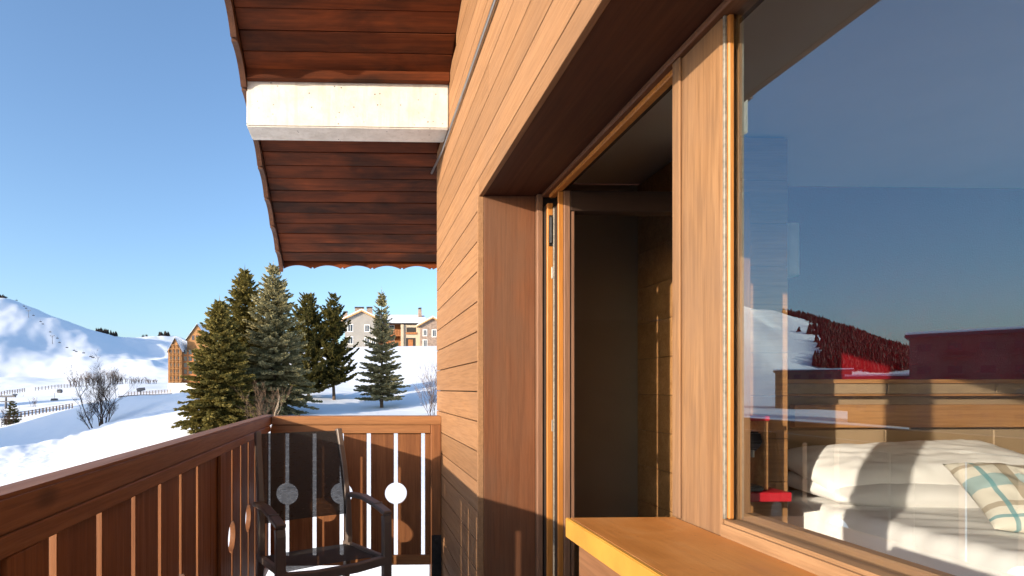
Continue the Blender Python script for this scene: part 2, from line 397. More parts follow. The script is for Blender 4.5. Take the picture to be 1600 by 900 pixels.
# ================================================================== TERRAIN
# cross-sections of the slope, fanned out from the chalet: column u = X / Y, then (Y, Z) pairs
COLS = [
 (-2.6, [(4,-3.8),(18,-4.5),(40,-6),(100,-7),(250,-4),(400,2),(560,8),(900,22),(1300,30),(3500,40)]),
 (-1.25,[(4,-3.8),(18,-4.2),(40,-5.5),(100,-6.5),(250,-4),(400,2),(560,10),(900,38),(1300,44),(3500,40)]),
 (-1.05,[(4,-3.7),(18,-3.8),(40,-5.0),(100,-6),(250,-4),(400,3),(560,12),(900,64),(1300,60),(3500,40)]),
 (-.86, [(4,-3.6),(18,-3.2),(31,-3.1),(37,-4.4),(60,-4.2),(100,-5),(250,-3.5),(400,3),(540,14),(900,116),(1300,95),(3500,40)]),
 (-.667,[(4,-3.5),(12,-2.8),(18,-2.4),(22,-2.36),(28,-2.26),(31,-2.10),(37,-3.9),(44,-3.8),(60,-3.0),(70,-3.6),(100,-4),(150,-4.5),(250,-2.3),(400,2.6),(540,14),(720,78),(900,151),(1300,120),(3500,60)]),
 (-.548,[(4,-3.1),(12,-2.3),(18,-1.8),(24,-1.95),(31,-1.95),(33,-1.80),(38,-3.1),(46,-2.9),(62,-1.25),(75,-1.9),(100,-2.6),(150,-3.2),(250,-1.1),(400,4.5),(540,9),(720,52),(900,119),(1000,120),(3500,50)]),
 (-.429,[(4,-2.7),(12,-1.6),(18,-1.15),(28,-0.95),(36,-0.75),(41,-1.9),(50,-1.1),(60,.5),(80,-.4),(120,-.8),(200,-1.4),(300,3),(400,6),(540,12),(900,70),(1100,107),(3500,60)]),
 (-.321,[(4,-2.3),(12,-.95),(18,-.53),(28,-.40),(40,.0),(55,1.05),(70,.6),(100,.2),(200,.2),(300,3),(400,7),(540,13),(900,50),(1200,111),(3500,60)]),
 (-.155,[(4,-1.9),(12,-.8),(18,-.35),(28,.45),(40,1.5),(60,3.4),(100,8),(130,8.6),(200,8),(300,9),(900,30),(3500,40)]),
 (.0,   [(4,-1.6),(12,-.6),(20,.12),(27,.22),(40,1.4),(60,4.0),(80,6.8),(95,8.85),(110,9.2),(150,9.2),(300,9),(900,12),(3500,15)]),
 (.17,  [(4,-1.4),(12,-.5),(20,.2),(27,.5),(40,2.0),(60,4.6),(80,7.2),(95,9.0),(110,9.3),(150,9.4),(300,9),(900,12),(3500,15)]),
 (1.2,  [(4,-1.4),(12,-.3),(27,1.0),(60,5.6),(95,9.6),(150,10.4),(300,10),(900,12),(3500,15)]),
]
GLY = np.linspace(math.log(3.5), math.log(3600), 420)
GU = np.array([c[0] for c in COLS])
PROF = []
for u_, pts in COLS:
    z = np.interp(GLY, [math.log(a) for a, b in pts], [b for a, b in pts])
    k = np.ones(7) / 7.0                                   # round the creases
    zz = np.convolve(np.pad(z, 3, mode='edge'), k, mode='valid')
    PROF.append(zz)
PROF = np.array(PROF)
def cubic_u(u, row):
    i = int(np.clip(np.searchsorted(GU, u) - 1, 0, len(GU) - 2))
    t = (u - GU[i]) / (GU[i + 1] - GU[i])
    z0, z1 = row[i], row[i + 1]
    def sl(k):
        if k <= 0 or k >= len(GU) - 1: return 0.0
        return (row[k + 1] - row[k - 1]) / (GU[k + 1] - GU[k - 1])
    h = GU[i + 1] - GU[i]
    m0, m1 = sl(i) * h, sl(i + 1) * h
    t2, t3 = t * t, t * t * t
    return (2*t3 - 3*t2 + 1) * z0 + (t3 - 2*t2 + t) * m0 + (-2*t3 + 3*t2) * z1 + (t3 - t2) * m1
def ss(a, b, x):
    t = min(1.0, max(0.0, (x - a) / (b - a))); return t * t * (3 - 2 * t)
def T(x, y):
    r = math.hypot(x, y)
    ye = max(y, 0.36 * r, 3.6)
    u = min(1.2, max(-2.6, x / ye))
    if y < 0.36 * r: u = -2.6 if x < 0 else 1.2
    ly = math.log(min(ye, 3590))
    j = (ly - GLY[0]) / (GLY[1] - GLY[0]); j0 = int(min(max(j, 0), 418)); f = min(max(j - j0, 0), 1)
    row = PROF[:, j0] * (1 - f) + PROF[:, j0 + 1] * f
    z = cubic_u(u, row)
    # drifts and bumps
    a = 0.10 * ss(8, 40, r) + 0.5 * ss(60, 300, r)
    z += a * (mnoise.noise((x * .05, y * .05, 1.3)) + .5 * mnoise.noise((x * .13, y * .13, 4.1)))
    z += 0.035 * mnoise.noise((x * .9, y * .9, 2.2)) * ss(5, 12, r) * (1 - ss(60, 120, r))
    if r > 420:                                            # gullies of the far hill
        q = ss(480, 700, r)
        rid = 1 - abs(mnoise.noise((x * .012 + y * .004, y * .0045, 7.7))) * 2
        z += q * (6.0 * rid + 5.0 * mnoise.noise((x * .006, y * .006, 9.1)) + 2.2 * mnoise.noise((x * .028 + y * .012, y * .008, 3.3)) + .9 * mnoise.noise((x * .07 + y * .03, y * .02, 8.3)))
    # churned track and its thrown-up edge
    if -.75 < u < -.25 and 18 < y < 40:
        c = 24.5 + (u + .667) * 26                         # middle of the track
        w = 4.2
        d = abs(y - c)
        if d < w + 1.5:
            k = 1 - ss(w - .8, w + 1.0, d)
            fade = 1 - ss(-.42, -.28, u)
            z += k * fade * (0.03 * mnoise.noise((x * 2.6, y * 2.2, 0.0)) + 0.022 * mnoise.noise((x * 6, y * 4, 1.0)) + 0.05 * mnoise.noise((x * 1.1 + y * .4, y * .5, 5.0)) - 0.08)
        e = abs(y - (c + w + 0.8))
        if e < 1.6:
            fade = 1 - ss(-.40, -.28, u)
            z += fade * (1 - ss(0, 1.6, e)) * (0.16 + 0.14 * mnoise.noise((x * 1.7, y * 1.7, 3.0)))
    return z
def terrain():
    ths = list(np.linspace(R(-180), R(-75), 40)[:-1]) + list(np.linspace(R(-75), R(-36), 110)[:-1]) + \
          list(np.linspace(R(-36), R(11), 330)[:-1]) + list(np.linspace(R(11), R(180), 60)[:-1])
    rs = [1.5] + list(np.exp(np.linspace(math.log(4.0), math.log(15), 24)))[:-1] + list(np.exp(np.linspace(math.log(15), math.log(60), 200))) + \
         list(np.exp(np.linspace(math.log(61.5), math.log(420), 55))) + list(np.exp(np.linspace(math.log(428), math.log(1500), 110))) + [1800, 2300, 3000, 3600]
    nt_, nr = len(ths), len(rs)
    vs = []
    for r in rs:
        for th in ths:
            x, y = r * math.sin(th), r * math.cos(th)
            vs.append((x, y, T(x, y)))
    fs = []
    for i in range(nr - 1):
        for j in range(nt_):
            a = i * nt_ + j; b = i * nt_ + (j + 1) % nt_
            fs.append((a, a + nt_, b + nt_, b))
    me = bpy.data.meshes.new('snow_ground'); me.from_pydata(vs, [], fs)
    me.polygons.foreach_set('use_smooth', [True] * len(fs)); me.update()
    me.materials.append(M['snow'])
    o = link('snow_ground', me); tag(o, 'snow covered slope running down to the valley and up the far hill', None, None, 'structure')
terrain()
def P(px, Y):
    """ground point that lies along photograph column px at depth Y"""
    return Vector(((px - 560) / 840 * Y, Y, T((px - 560) / 840 * Y, Y)))

# ================================================================== THE CHALET
WX = 0.53                                    # outer face of the cladding
def Zs(y): return 2.81 - 0.486 * (y - 3.6)   # underside of the roof overhang
SL = math.atan(0.486)
chalet = thing('chalet', 'orange brown timber clad chalet with dark overhanging roof and deep window recess', 'building', (0.7, 1.5, 0))
w = MB()
w.extr([(-3.5, 2.092), (3.60, 2.092), (3.60, Zs(3.6)), (-3.5, Zs(-3.5))], 'x', 0.551, 0.90)
w.box(0.551, 0.90, 2.367, 3.60, -4.5, 2.092)
w.box(0.565, 0.795, -3.5, 1.322, -4.5, 0.861); w.box(0.796, 0.90, -3.5, 1.35, -0.12, 0.838)
w.box(0.551, 0.90, -3.5, -1.15, 0.906, 2.092)
wall = w.build('wall', M['core'], chalet)
for k in range(-12, 17):
    z0 = 1.2215 + 0.134 * k; z1 = z0 + 0.1292
    yend = min(3.62, 3.6 + (2.81 - z0 - 0.05) / 0.486)
    j = random.Random(k).uniform(-.004, .006)
    if z1 < 2.14:
        boxobj('cladding_board', WX, 0.551, 2.3625, 3.62 + j, z0, z1, M['clad'], wall, 0.0015)
    elif z0 < 2.08:
        boxobj('cladding_board', WX, 0.551, 2.3625, 3.62 + j, z0, z1, M['clad'], wall, 0.0015)
        boxobj('cladding_board', WX, 0.551, -3.5, 2.3605, 2.078, z1, M['clad'], wall, 0.0015)
    else:
        cut = random.Random(k * 7 + 1).uniform(1.5, 2.9)
        if k % 3 == 0 and cut < yend - .3:
            boxobj('cladding_board', WX, 0.551, -3.5, cut - .0015, z0, z1, M['clad'], wall, 0.0015)
            boxobj('cladding_board', WX, 0.551, cut + .0015, yend + j, z0, z1, M['clad'], wall, 0.0015)
        else:
            boxobj('cladding_board', WX, 0.551, -3.5, yend + j, z0, z1, M['clad'], wall, 0.0015)
boxobj('corner_trim', 0.524, 0.5505, 2.3455, 2.3615, -1.0, 2.0765, M['clad'], chalet, 0.002)
t = MB().tube([(0.519, -3.4, 2.735), (0.519, 1.0, 2.715), (0.519, 2.6, 2.70), (0.516, 3.3, 2.695), (0.495, 3.62, 2.69)], 0.0075, 8)
t.build('conduit', M['steel'], chalet, smooth=True)
# roof with its lined underside
rf = MB()
th = 0.024
prof = [(-3.5, Zs(-3.5) + th), (4.636, Zs(4.636) + th), (4.636, Zs(4.636) + .16), (-3.5, Zs(-3.5) + .16)]
rf.extr(prof, 'x', -0.642, 6.0)
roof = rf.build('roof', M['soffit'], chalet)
MB().extr([(-3.5, Zs(-3.5) + .163), (4.60, Zs(4.60) + .163), (4.66, Zs(4.6) + .30), (4.45, Zs(4.45) + .46), (-3.5, Zs(-3.5) + .46)], 'x', -0.66, 6.0).build('snow_cover', M['roof_snow'], roof, 0.05, 3)
bw = 0.1004 / math.cos(SL)
mesh_cache = {}
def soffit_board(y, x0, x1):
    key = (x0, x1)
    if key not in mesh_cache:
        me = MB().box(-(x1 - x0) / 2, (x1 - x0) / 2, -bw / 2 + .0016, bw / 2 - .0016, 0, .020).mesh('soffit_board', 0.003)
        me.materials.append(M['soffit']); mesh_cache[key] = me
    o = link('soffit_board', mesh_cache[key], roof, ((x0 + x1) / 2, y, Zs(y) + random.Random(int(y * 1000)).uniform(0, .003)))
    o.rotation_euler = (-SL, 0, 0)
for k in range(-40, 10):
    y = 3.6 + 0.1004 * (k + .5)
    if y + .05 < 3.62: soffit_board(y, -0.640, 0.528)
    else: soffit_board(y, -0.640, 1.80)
def scallop(length, pitch, hang, arc, top):
    pts = []
    n = int(length / pitch)
    s = 0.0
    for i in range(n + 1):
        for q in range(10):
            f = q / 9.0
            x = s + f * (pitch - .022)
            if x > length: break
            pts.append((x, -hang + arc * math.sin(math.pi * f) ** 0.8))
        s += pitch - .022
        if s + .022 > length: break
        pts += [(s + .004, -hang + .010), (s + .011, -hang + .014), (s + .018, -hang + .010)]
        s += .022
    pts.append((length, -hang + .012)); pts += [(length, top), (0, top)]
    return pts
pl = scallop(8.2 / math.cos(SL), 0.268 / math.cos(SL) * .94, 0.070, 0.036, 0.15)
vm = MB().extr(pl, 'x', -0.676, -0.644)
# lay the outline down the slope, starting from the eave
c, s_ = math.cos(SL), math.sin(SL)
vm.v = [(x, 4.655 - (y * c + z * -s_) , Zs(4.655) + y * s_ + z * c) for x, y, z in vm.v]
vm.build('verge_board', M['verge'], roof)
pe = scallop(2.46, 0.258, 0.036, 0.030, 0.16)
em = MB().extr([(a - 0.642, b + Zs(4.64)) for a, b in pe], 'y', 4.638, 4.660)
em.build('eave_board', M['soffit'], roof)
# corbel beam
cb = MB().box(-0.648, 0.529, 3.13, 3.31, 2.752, 3.10)
beam = cb.build('concrete_beam', M['concrete'], chalet, 0.007, 2)
beam['label'] = 'white painted concrete beam end under the eaves'
MB().box(-0.640, 0.528, 3.088, 3.128, 3.008, 3.075).build('cover_strip', M['soffit'], roof, 0.003)
# window recess
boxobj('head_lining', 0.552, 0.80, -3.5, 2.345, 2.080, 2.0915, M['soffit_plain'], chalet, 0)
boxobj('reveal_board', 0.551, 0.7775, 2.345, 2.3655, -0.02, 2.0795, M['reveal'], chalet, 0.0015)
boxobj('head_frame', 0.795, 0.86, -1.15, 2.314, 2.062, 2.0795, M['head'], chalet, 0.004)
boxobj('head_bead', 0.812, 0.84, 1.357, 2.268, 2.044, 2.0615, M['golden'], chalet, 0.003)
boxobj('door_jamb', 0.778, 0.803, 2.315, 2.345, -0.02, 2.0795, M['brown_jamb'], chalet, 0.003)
boxobj('jamb_gap_shade', 0.808, 0.829, 2.2865, 2.345, -0.02, 2.024, M['core'], chalet, 0)  # dark filler standing in for the shade in the jamb gap
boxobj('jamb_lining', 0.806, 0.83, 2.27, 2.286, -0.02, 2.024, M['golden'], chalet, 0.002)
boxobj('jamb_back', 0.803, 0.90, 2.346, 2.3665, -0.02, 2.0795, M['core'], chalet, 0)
hg = MB().tube([(0.818, 2.262, 1.85), (0.818, 2.262, 1.96)], 0.009, 8)
hg.box(0.812, 0.826, 2.2635, 2.2695, 1.84, 1.97); hg.build('hinge', M['iron'], chalet)
# fixed window
win = thing('picture_window', 'large fixed window in weathered orange timber frame above ochre sill', 'window', (0.83, 0.0, 0.86))
boxobj('window_post', 0.81, 0.855, 1.178, 1.352, 0.862, 2.0615, M['pillar'], win, 0.004)
boxobj('post_bead', 0.802, 0.8095, 1.322, 1.353, 0.906, 2.0615, M['pillar'], win, 0.002)
boxobj('bottom_rail', 0.8025, 0.93, -1.15, 1.1765, 0.84, 0.940, M['bottom_frame'], win, 0.008, seg=2)
boxobj('rail_bead', 0.845, 0.875, -1.15, 1.16, 0.9405, 0.958, M['bottom_frame'], win, 0.004)
boxobj('glazing_strip', 0.8125, 0.819, 1.1715, 1.1775, 0.941, 2.0615, M['alu'], win, 0.001)
boxobj('glazing_bead', 0.8195, 0.833, 1.166, 1.1777, 0.941, 2.0615, M['golden'], win, 0.003)
boxobj('pane', 0.835, 0.8353, -1.15, 1.1775, 0.9403, 2.0617, M['glass'], win, 0)
sl = boxobj('window_sill', 0.536, 0.802, -3.5, 1.345, 0.862, 0.905, M['sill'], chalet, 0.001)
sl['label'] = 'ochre painted sill under the large window'
boxobj('sill_nose', 0.524, 0.5355, -3.5, 1.347, 0.856, 0.9052, M['sill_nose'], sl, 0.002, seg=2)
boxobj('sill_panel', 0.548, 0.5645, -3.5, 1.322, -1.0, 0.8615, M['dado'], chalet, 0.002)
# open door leaf
door = thing('glazed_door', 'brown timber glazed door swung open into the dark room', 'door', (0.83, 2.22, 0))
boxobj('stile', 0.8465, 0.874, 2.190, 2.252, 0.01, 2.05, M['brown_jamb'], door, 0.003)
boxobj('stile_lip', 0.824, 0.846, 2.194, 2.206, 0.012, 2.048, M['golden'], door, 0.002)
boxobj('door_gap_shade', 0.830, 0.846, 2.2065, 2.250, 0.012, 2.0, M['core'], door, 0)  # dark strip painting the shaded gap behind the stile lip
boxobj('glazing_bead', 0.8795, 0.893, 2.196, 2.236, 0.15, 1.965, M['brown_jamb'], door, 0.002)
boxobj('stile', 1.570, 1.632, 2.190, 2.252, 0.01, 2.05, M['pillar'], door, 0.003)
boxobj('top_rail', 0.8745, 1.5695, 2.192, 2.250, 1.965, 2.05, M['shaded_leaf'], door, 0.003)
boxobj('bottom_rail', 0.8745, 1.5695, 2.192, 2.250, 0.012, 0.15, M['brown_jamb'], door, 0.003)
boxobj('pane', 0.8935, 1.5697, 2.220, 2.2203, 0.1495, 1.9655, M['door_glass'], door, 0)
boxobj('metal_strip', 0.826, 0.834, 2.2515, 2.262, 0.02, 2.0, M['alu'], door, 0.001)
for z in (0.35, 1.05, 1.7):
    boxobj('latch', 0.822, 0.832, 2.2625, 2.2675, z, z + .05, M['steel'], door, 0.001)

# ------------------------------------------------------------------ the bedroom behind the glass
def struct(name, label, *a, **k):
    o = boxobj(name, *a, **k); return tag(o, label, None, None, 'structure')
struct('room_floor', 'timber floor of the bedroom', 0.90, 6.5, -4.6, 3.05, -0.12, 0.0, M['floor'])
struct('room_ceiling', 'white ceiling of the bedroom', 0.901, 6.5, -4.6, 3.05, 2.41, 2.46, M['white_wall'])
struct('room_wall', 'taupe painted wall seen through the open door', 0.901, 2.0, 3.05, 3.15, 0, 2.405, M['taupe'])
struct('room_wall', 'crimson wall above the headboard', 2.001, 6.5, 3.05, 3.15, 0, 2.405, M['red_wall'])
struct('room_wall', 'side wall of the bedroom', 6.5, 6.6, -4.6, 3.05, 0, 2.405, M['taupe'])
struct('room_wall', 'rear wall of the bedroom', 0.901, 6.5, -4.7, -4.6, 0, 2.405, M['taupe'])
col_ = thing('timber_partition', 'oak boarded partition end beside the bed', 'partition', (1.8, 2.75, 0))
MB().box(1.615, 1.985, 2.455, 3.045, 0, 2.405).build('core', M['core'], col_)
for k in range(12):
    z0 = k * .2; z1 = min(z0 + .198, 2.404)
    boxobj('board', 1.604, 1.996, 2.443, 2.4548, z0, z1, M['room_wood'], col_, 0.002)
    boxobj('board', 1.604, 1.6147, 2.4552, 3.045, z0, z1, M['room_wood'], col_, 0.002)
    boxobj('board', 1.9853, 1.996, 2.4552, 3.045, z0, z1, M['room_wood'], col_, 0.002)
sh = thing('wall_shelf', 'red lacquered wall shelf unit on the oak partition', 'shelf', (1.8, 2.36, 0.72))
boxobj('shelf_board', 1.62, 1.865, 2.26, 2.441, 0.745, 0.785, M['redlac'], sh, 0.003)
boxobj('shelf_board', 1.62, 1.80, 2.30, 2.441, 1.09, 1.112, M['redlac'], sh, 0.003)
boxobj('side_panel', 1.782, 1.80, 2.31, 2.441, 0.7855, 1.0895, M['room_wood'], sh, 0.002)
cm = thing('coffee_machine', 'small black coffee machine on the red shelf', 'coffee machine', (1.70, 2.35, 0.785))
MB().box(1.655, 1.755, 2.275, 2.40, 0.786, 0.81).build('base', M['blackpl'], cm, 0.006, 2)
MB().extr([(2.34, .811), (2.40, .811), (2.40, 1.02), (2.37, 1.05), (2.28, 1.045), (2.265, 1.0), (2.29, .965), (2.335, .95)], 'x', 1.665, 1.745).build('body', M['blackpl'], cm, 0.008, 2)
MB().tube([(1.705, 2.29, .965), (1.705, 2.29, .935)], 0.014, 10).build('spout', M['steel'], cm)
lamp = thing('wall_lamp', 'pale cylinder wall lamp beside the bed', 'lamp', (2.44, 2.99, 1.9))
lm = MB(); lm.tube([(2.44, 2.985, 1.87), (2.44, 2.985, 2.16)], 0.05, 20, cap=False); lm.build('lamp_shade', M['shade'], lamp, smooth=True)
boxobj('bracket', 2.43, 2.45, 3.0, 3.049, 2.0, 2.03, M['steel'], lamp, 0.002)
bed = thing('bed', 'double bed with oak and taupe headboard and white duvet', 'bed', (3.1, 1.9, 0))
hb = boxobj('headboard', 2.36, 4.6, 3.0, 3.048, 0.1, 1.19, M['leather'], bed, 0.003)
hb['label'] = 'oak and taupe padded headboard'
boxobj('shelf_ledge', 2.36, 4.6, 2.94, 3.049, 1.262, 1.285, M['room_wood'], hb, 0.002)
boxobj('shelf_ledge', 2.36, 4.6, 2.945, 3.049, 1.1905, 1.203, M['room_wood'], hb, 0.002)
for a, b in ((2.36, 2.985), (2.99, 3.62), (3.625, 4.6)):
    boxobj('upper_panel', a, b, 2.95, 3.0, 1.2035, 1.2615, M['leather'], hb, 0.003)
    boxobj('lower_panel', a, b, 2.965, 2.9995, 0.15, 1.0, M['leather'], hb, 0.005)
boxobj('oak_panel', 2.46, 4.6, 2.962, 2.9995, 1.012, 1.142, M['room_wood'], hb, 0.002)
boxobj('bed_base', 2.26, 3.96, 0.98, 2.93, 0.02, 0.30, M['leather'], bed, 0.01)
def softbox(x0, x1, y0, y1, z0, z1, r, n, amp, freq, seed):
    bm = bmesh.new()
    bmesh.ops.create_cube(bm, size=1.0)
    bmesh.ops.subdivide_edges(bm, edges=bm.edges[:], cuts=n, use_grid_fill=True)
    hx, hy, hz = (x1 - x0) / 2, (y1 - y0) / 2, (z1 - z0) / 2
    for v in bm.verts:
        p = Vector((v.co.x * 2 * hx, v.co.y * 2 * hy, v.co.z * 2 * hz))
        q = Vector((max(-hx + r, min(hx - r, p.x)), max(-hy + r, min(hy - r, p.y)), max(-hz + r, min(hz - r, p.z))))
        d = p - q
        if d.length > 1e-6: p = q + d.normalized() * r
        nn = d.normalized() if d.length > 1e-6 else Vector((0, 0, 1))
        f = mnoise.noise(((p.x + p.y * .6) * freq * .6, p.y * freq * 2.4 + p.x * freq * .5, p.z * freq + seed)) + .4 * mnoise.noise((p.x * freq * 1.1, p.y * freq * 6 + p.x * 3, seed))
        v.co = p + nn * (amp * (1 - abs(f) * 2)) + Vector(((x0 + x1) / 2, (y0 + y1) / 2, (z0 + z1) / 2))
    me = bpy.data.meshes.new('duvet'); bm.to_mesh(me); bm.free()
    me.polygons.foreach_set('use_smooth', [True] * len(me.polygons)); return me
dv = softbox(2.21, 4.02, 0.94, 2.95, 0.24, 0.665, 0.06, 90, 0.007, 3.2, 1.0)
link('duvet', dv, bed, mat=M['linen'])
def pillow_mesh(name, wd, dp, h, seed, mat, pinch=.10, sharp=3.0):
    n = 36; vs = []; fs = []
    for side in (1, -1):
        for i in range(n + 1):
            for j in range(n + 1):
                u, v = i / n * 2 - 1, j / n * 2 - 1
                e = max(0.0, (1 - abs(u) ** sharp) * (1 - abs(v) ** sharp)) ** .55
                x = wd / 2 * u * (1 - pinch * (1 - v * v)); y = dp / 2 * v * (1 - pinch * (1 - u * u))
                wr = mnoise.noise((u * 2.2 + seed, v * 2.2, seed * 3.1)) * .12 + .10 * (1 - 2.6 * abs(mnoise.noise((u * 4 + v * 2 + seed, v * 1.5 - u * 2.2, 2.0)))) + .06 * mnoise.noise((u * 9 + seed, v * 5, 1.0))
                vs.append((x, y, side * h / 2 * e * (1 + wr * (1 if side > 0 else .3))))
    k = (n + 1) ** 2
    for i in range(n):
        for j in range(n):
            a = i * (n + 1) + j
            fs.append((a, a + n + 1, a + n + 2, a + 1)); fs.append((k + a, k + a + 1, k + a + n + 2, k + a + n + 1))
    me = bpy.data.meshes.new(name); me.from_pydata(vs, [], fs)
    bm = bmesh.new(); bm.from_mesh(me); bmesh.ops.remove_doubles(bm, verts=bm.verts, dist=1e-4); bm.to_mesh(me); bm.free()
    me.polygons.foreach_set('use_smooth', [True] * len(me.polygons)); me.materials.append(mat); return me
o = link('pillow', pillow_mesh('pillow', 1.15, .50, .12, 1.0, M['linen'], .03, 5.0), None, (2.85, 2.69, 0.715)); o.rotation_euler = (R(4), R(1), R(-2))
tag(o, 'white pillow lying flat on the duvet, lower of the two', 'pillow', 'white bed pillows')
o = link('pillow', pillow_mesh('pillow', 1.22, .44, .16, 2.7, M['linen'], .03, 5.0), None, (2.90, 2.735, 0.825)); o.rotation_euler = (R(16), R(-2.5), R(-2))
tag(o, 'white pillow resting on another pillow against the headboard', 'pillow', 'white bed pillows')
o = link('cushion', pillow_mesh('cushion', .46, .44, .13, 4.4, M['plaid'], .06, 3.4), None)
e1 = Vector((-.18, -.35, -.207)).normalized(); e2 = Vector((.889, -.457, 0)); e3 = e2.cross(-e1)
from mathutils import Matrix
o.matrix_world = Matrix(((e2.x, -e1.x, e3.x, 2.755), (e2.y, -e1.y, e3.y, 2.08), (e2.z, -e1.z, e3.z, .79), (0, 0, 0, 1)))
tag(o, 'plaid cushion in teal, cream and beige stripes', 'cushion')

# ------------------------------------------------------------------ balcony
dk = thing('balcony_floor', None, None, (0, 1.5, 0)); dk['kind'] = 'structure'; dk['label'] = 'narrow timber balcony floor between railing and facade'
for i in range(8):
    a = -0.60 + i * 0.1405
    boxobj('deck_plank', a, a + .136, -3.0, 3.46, -0.03, -0.004, M['deck'], dk, 0.003)
MB().box(-0.60, 0.524, -3.0, 3.46, -0.25, -0.034).build('slab', M['concrete'], dk)
SLOT = 0.026; CR = 0.071; CZ = 0.558
def plank_mesh(width, z0, z1, thick, left, right, along):
    """an upright plank with a half-round bite out of its left and/or right edge"""
    hw = width / 2
    ang = math.acos(SLOT / 2 / CR)
    pts = [(-hw, z0), (hw, z0)]
    def bite(side):
        out = []
        for i in range(15):
            a = -ang + 2 * ang * i / 14
            out.append((side * (hw + SLOT / 2 - CR * math.cos(a)), CZ + CR * math.sin(a)))
        return out
    if right: pts += bite(1)
    pts += [(hw, z1), (-hw, z1)]
    if left: pts += bite(-1)[::-1]
    if along == 'x': m = MB().extr(pts, 'y', -thick / 2, thick / 2)
    else: m = MB().extr(pts, 'x', -thick / 2, thick / 2)
    me = m.mesh('plank', 0.0015); me.materials.append(M['rail_z']); return me
PM = {}
def plank(parent, along, fixed, a, b, z0, z1, left, right):
    key = (along, round(b - a, 3), left, right, z0, z1)
    if key not in PM: PM[key] = plank_mesh(b - a, z0, z1, 0.026, left, right, along)
    at = ((a + b) / 2, fixed, 0) if along == 'x' else (fixed, (a + b) / 2, 0)
    return link('plank', PM[key], parent, at)
br = thing('balcony_railing', 'sunlit brown timber railing panel across the far end of the balcony', 'railing', (0, 3.47, 0), 0, 'balcony railings')
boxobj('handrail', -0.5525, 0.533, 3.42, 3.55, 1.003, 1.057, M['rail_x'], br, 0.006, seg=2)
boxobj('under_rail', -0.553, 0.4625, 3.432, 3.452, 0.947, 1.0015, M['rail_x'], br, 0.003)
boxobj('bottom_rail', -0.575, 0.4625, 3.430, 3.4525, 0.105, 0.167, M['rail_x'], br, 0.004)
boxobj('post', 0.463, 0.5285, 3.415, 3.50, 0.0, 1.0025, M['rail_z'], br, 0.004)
pb = MB().box(0.466, 0.5285, 3.407, 3.4145, 0.0, 0.30)
for z in (.05, .13, .2, .27): pb.tube([(0.497, 3.4068, z), (0.497, 3.400, z)], 0.008, 8)
pb.build('bracket', M['iron'], br)
xs = [-0.456, -0.2815, -0.107, 0.0675, 0.242, 0.418]
cs = [True, False, True, False, True, False]
ed = [(-0.575, False)] + list(zip(xs, cs)) + [(0.476, False)]
for (a, ca), (b, cb_) in zip(ed[:-1], ed[1:]):
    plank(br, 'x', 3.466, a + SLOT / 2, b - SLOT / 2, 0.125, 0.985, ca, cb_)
lr = thing('balcony_railing', 'long brown timber railing with slotted planks in shade along the balcony edge', 'railing', (-0.6, 1.0, 0), 0, 'balcony railings')
boxobj('handrail', -0.622, -0.5535, -3.0, 3.55, 1.000, 1.063, M['rail_y'], lr, 0.007, seg=2)
boxobj('under_rail', -0.5735, -0.556, -3.0, 3.42, 0.962, 0.9985, M['rail_y'], lr, 0.003)
boxobj('bottom_rail', -0.5735, -0.556, -3.0, 3.42, 0.105, 0.167, M['rail_y'], lr, 0.004)
for a, b in ((2.20, 2.285), (0.875, 0.965), (-0.9, -0.81)):
    boxobj('post', -0.5735, -0.5585, a, b, 0.0, 0.9615, M['rail_z'], lr, 0.003)
PT = 0.181
ys = [(3.185, 1), (3.004, 0), (2.823, 1), (2.642, 0), (2.461, 1)]
ed = [(3.47, 0), (3.366, 0)] + ys
LP = []
for (b, cb_), (a, ca) in zip(ed[:-1], ed[1:]): LP.append((a + SLOT / 2, b - SLOT / 2, ca, cb_))
LP.append((2.282, 2.461 - SLOT / 2, 0, 1)); LP.append((2.11, 2.279, 0, 0)); LP.append((1.934 + SLOT / 2, 2.107, 0, 0))
yy = 1.934; circ = 0
while yy > -1.6:
    circ = 1 - circ
    LP.append((yy - PT + SLOT / 2, yy - SLOT / 2, circ, 1 - circ)); yy -= PT
for a, b, ca, cb_ in LP:
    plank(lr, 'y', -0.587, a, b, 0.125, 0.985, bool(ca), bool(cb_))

# ------------------------------------------------------------------ garden chair
ch = thing('garden_chair', 'taupe metal garden armchair with black mesh sling in the balcony corner', 'chair', (-0.10, 2.42, 0), math.atan2(0.457, 0.889))
def bar(pts, wd, dp):
    """flat bar: rectangular section swept through points lying in a y-z or x plane"""
    m = MB(); pts = [Vector(p) for p in pts]; base = []
    for i, p in enumerate(pts):
        d = (pts[min(i + 1, len(pts) - 1)] - pts[max(i - 1, 0)]).normalized()
        u = Vector((1, 0, 0)) if abs(d.x) < .9 else Vector((0, 1, 0))
        v = d.cross(u).normalized(); u = v.cross(d).normalized()
        base += [p + u * wd / 2 + v * dp / 2, p - u * wd / 2 + v * dp / 2, p - u * wd / 2 - v * dp / 2, p + u * wd / 2 - v * dp / 2]
    fs = [(0, 1, 2, 3), tuple(len(base) - 4 + k for k in (3, 2, 1, 0))]
    for i in range(len(pts) - 1):
        for k in range(4):
            a = i * 4 + k; b = i * 4 + (k + 1) % 4
            fs.append((a, b, b + 4, a + 4))
    return m.add(base, fs)
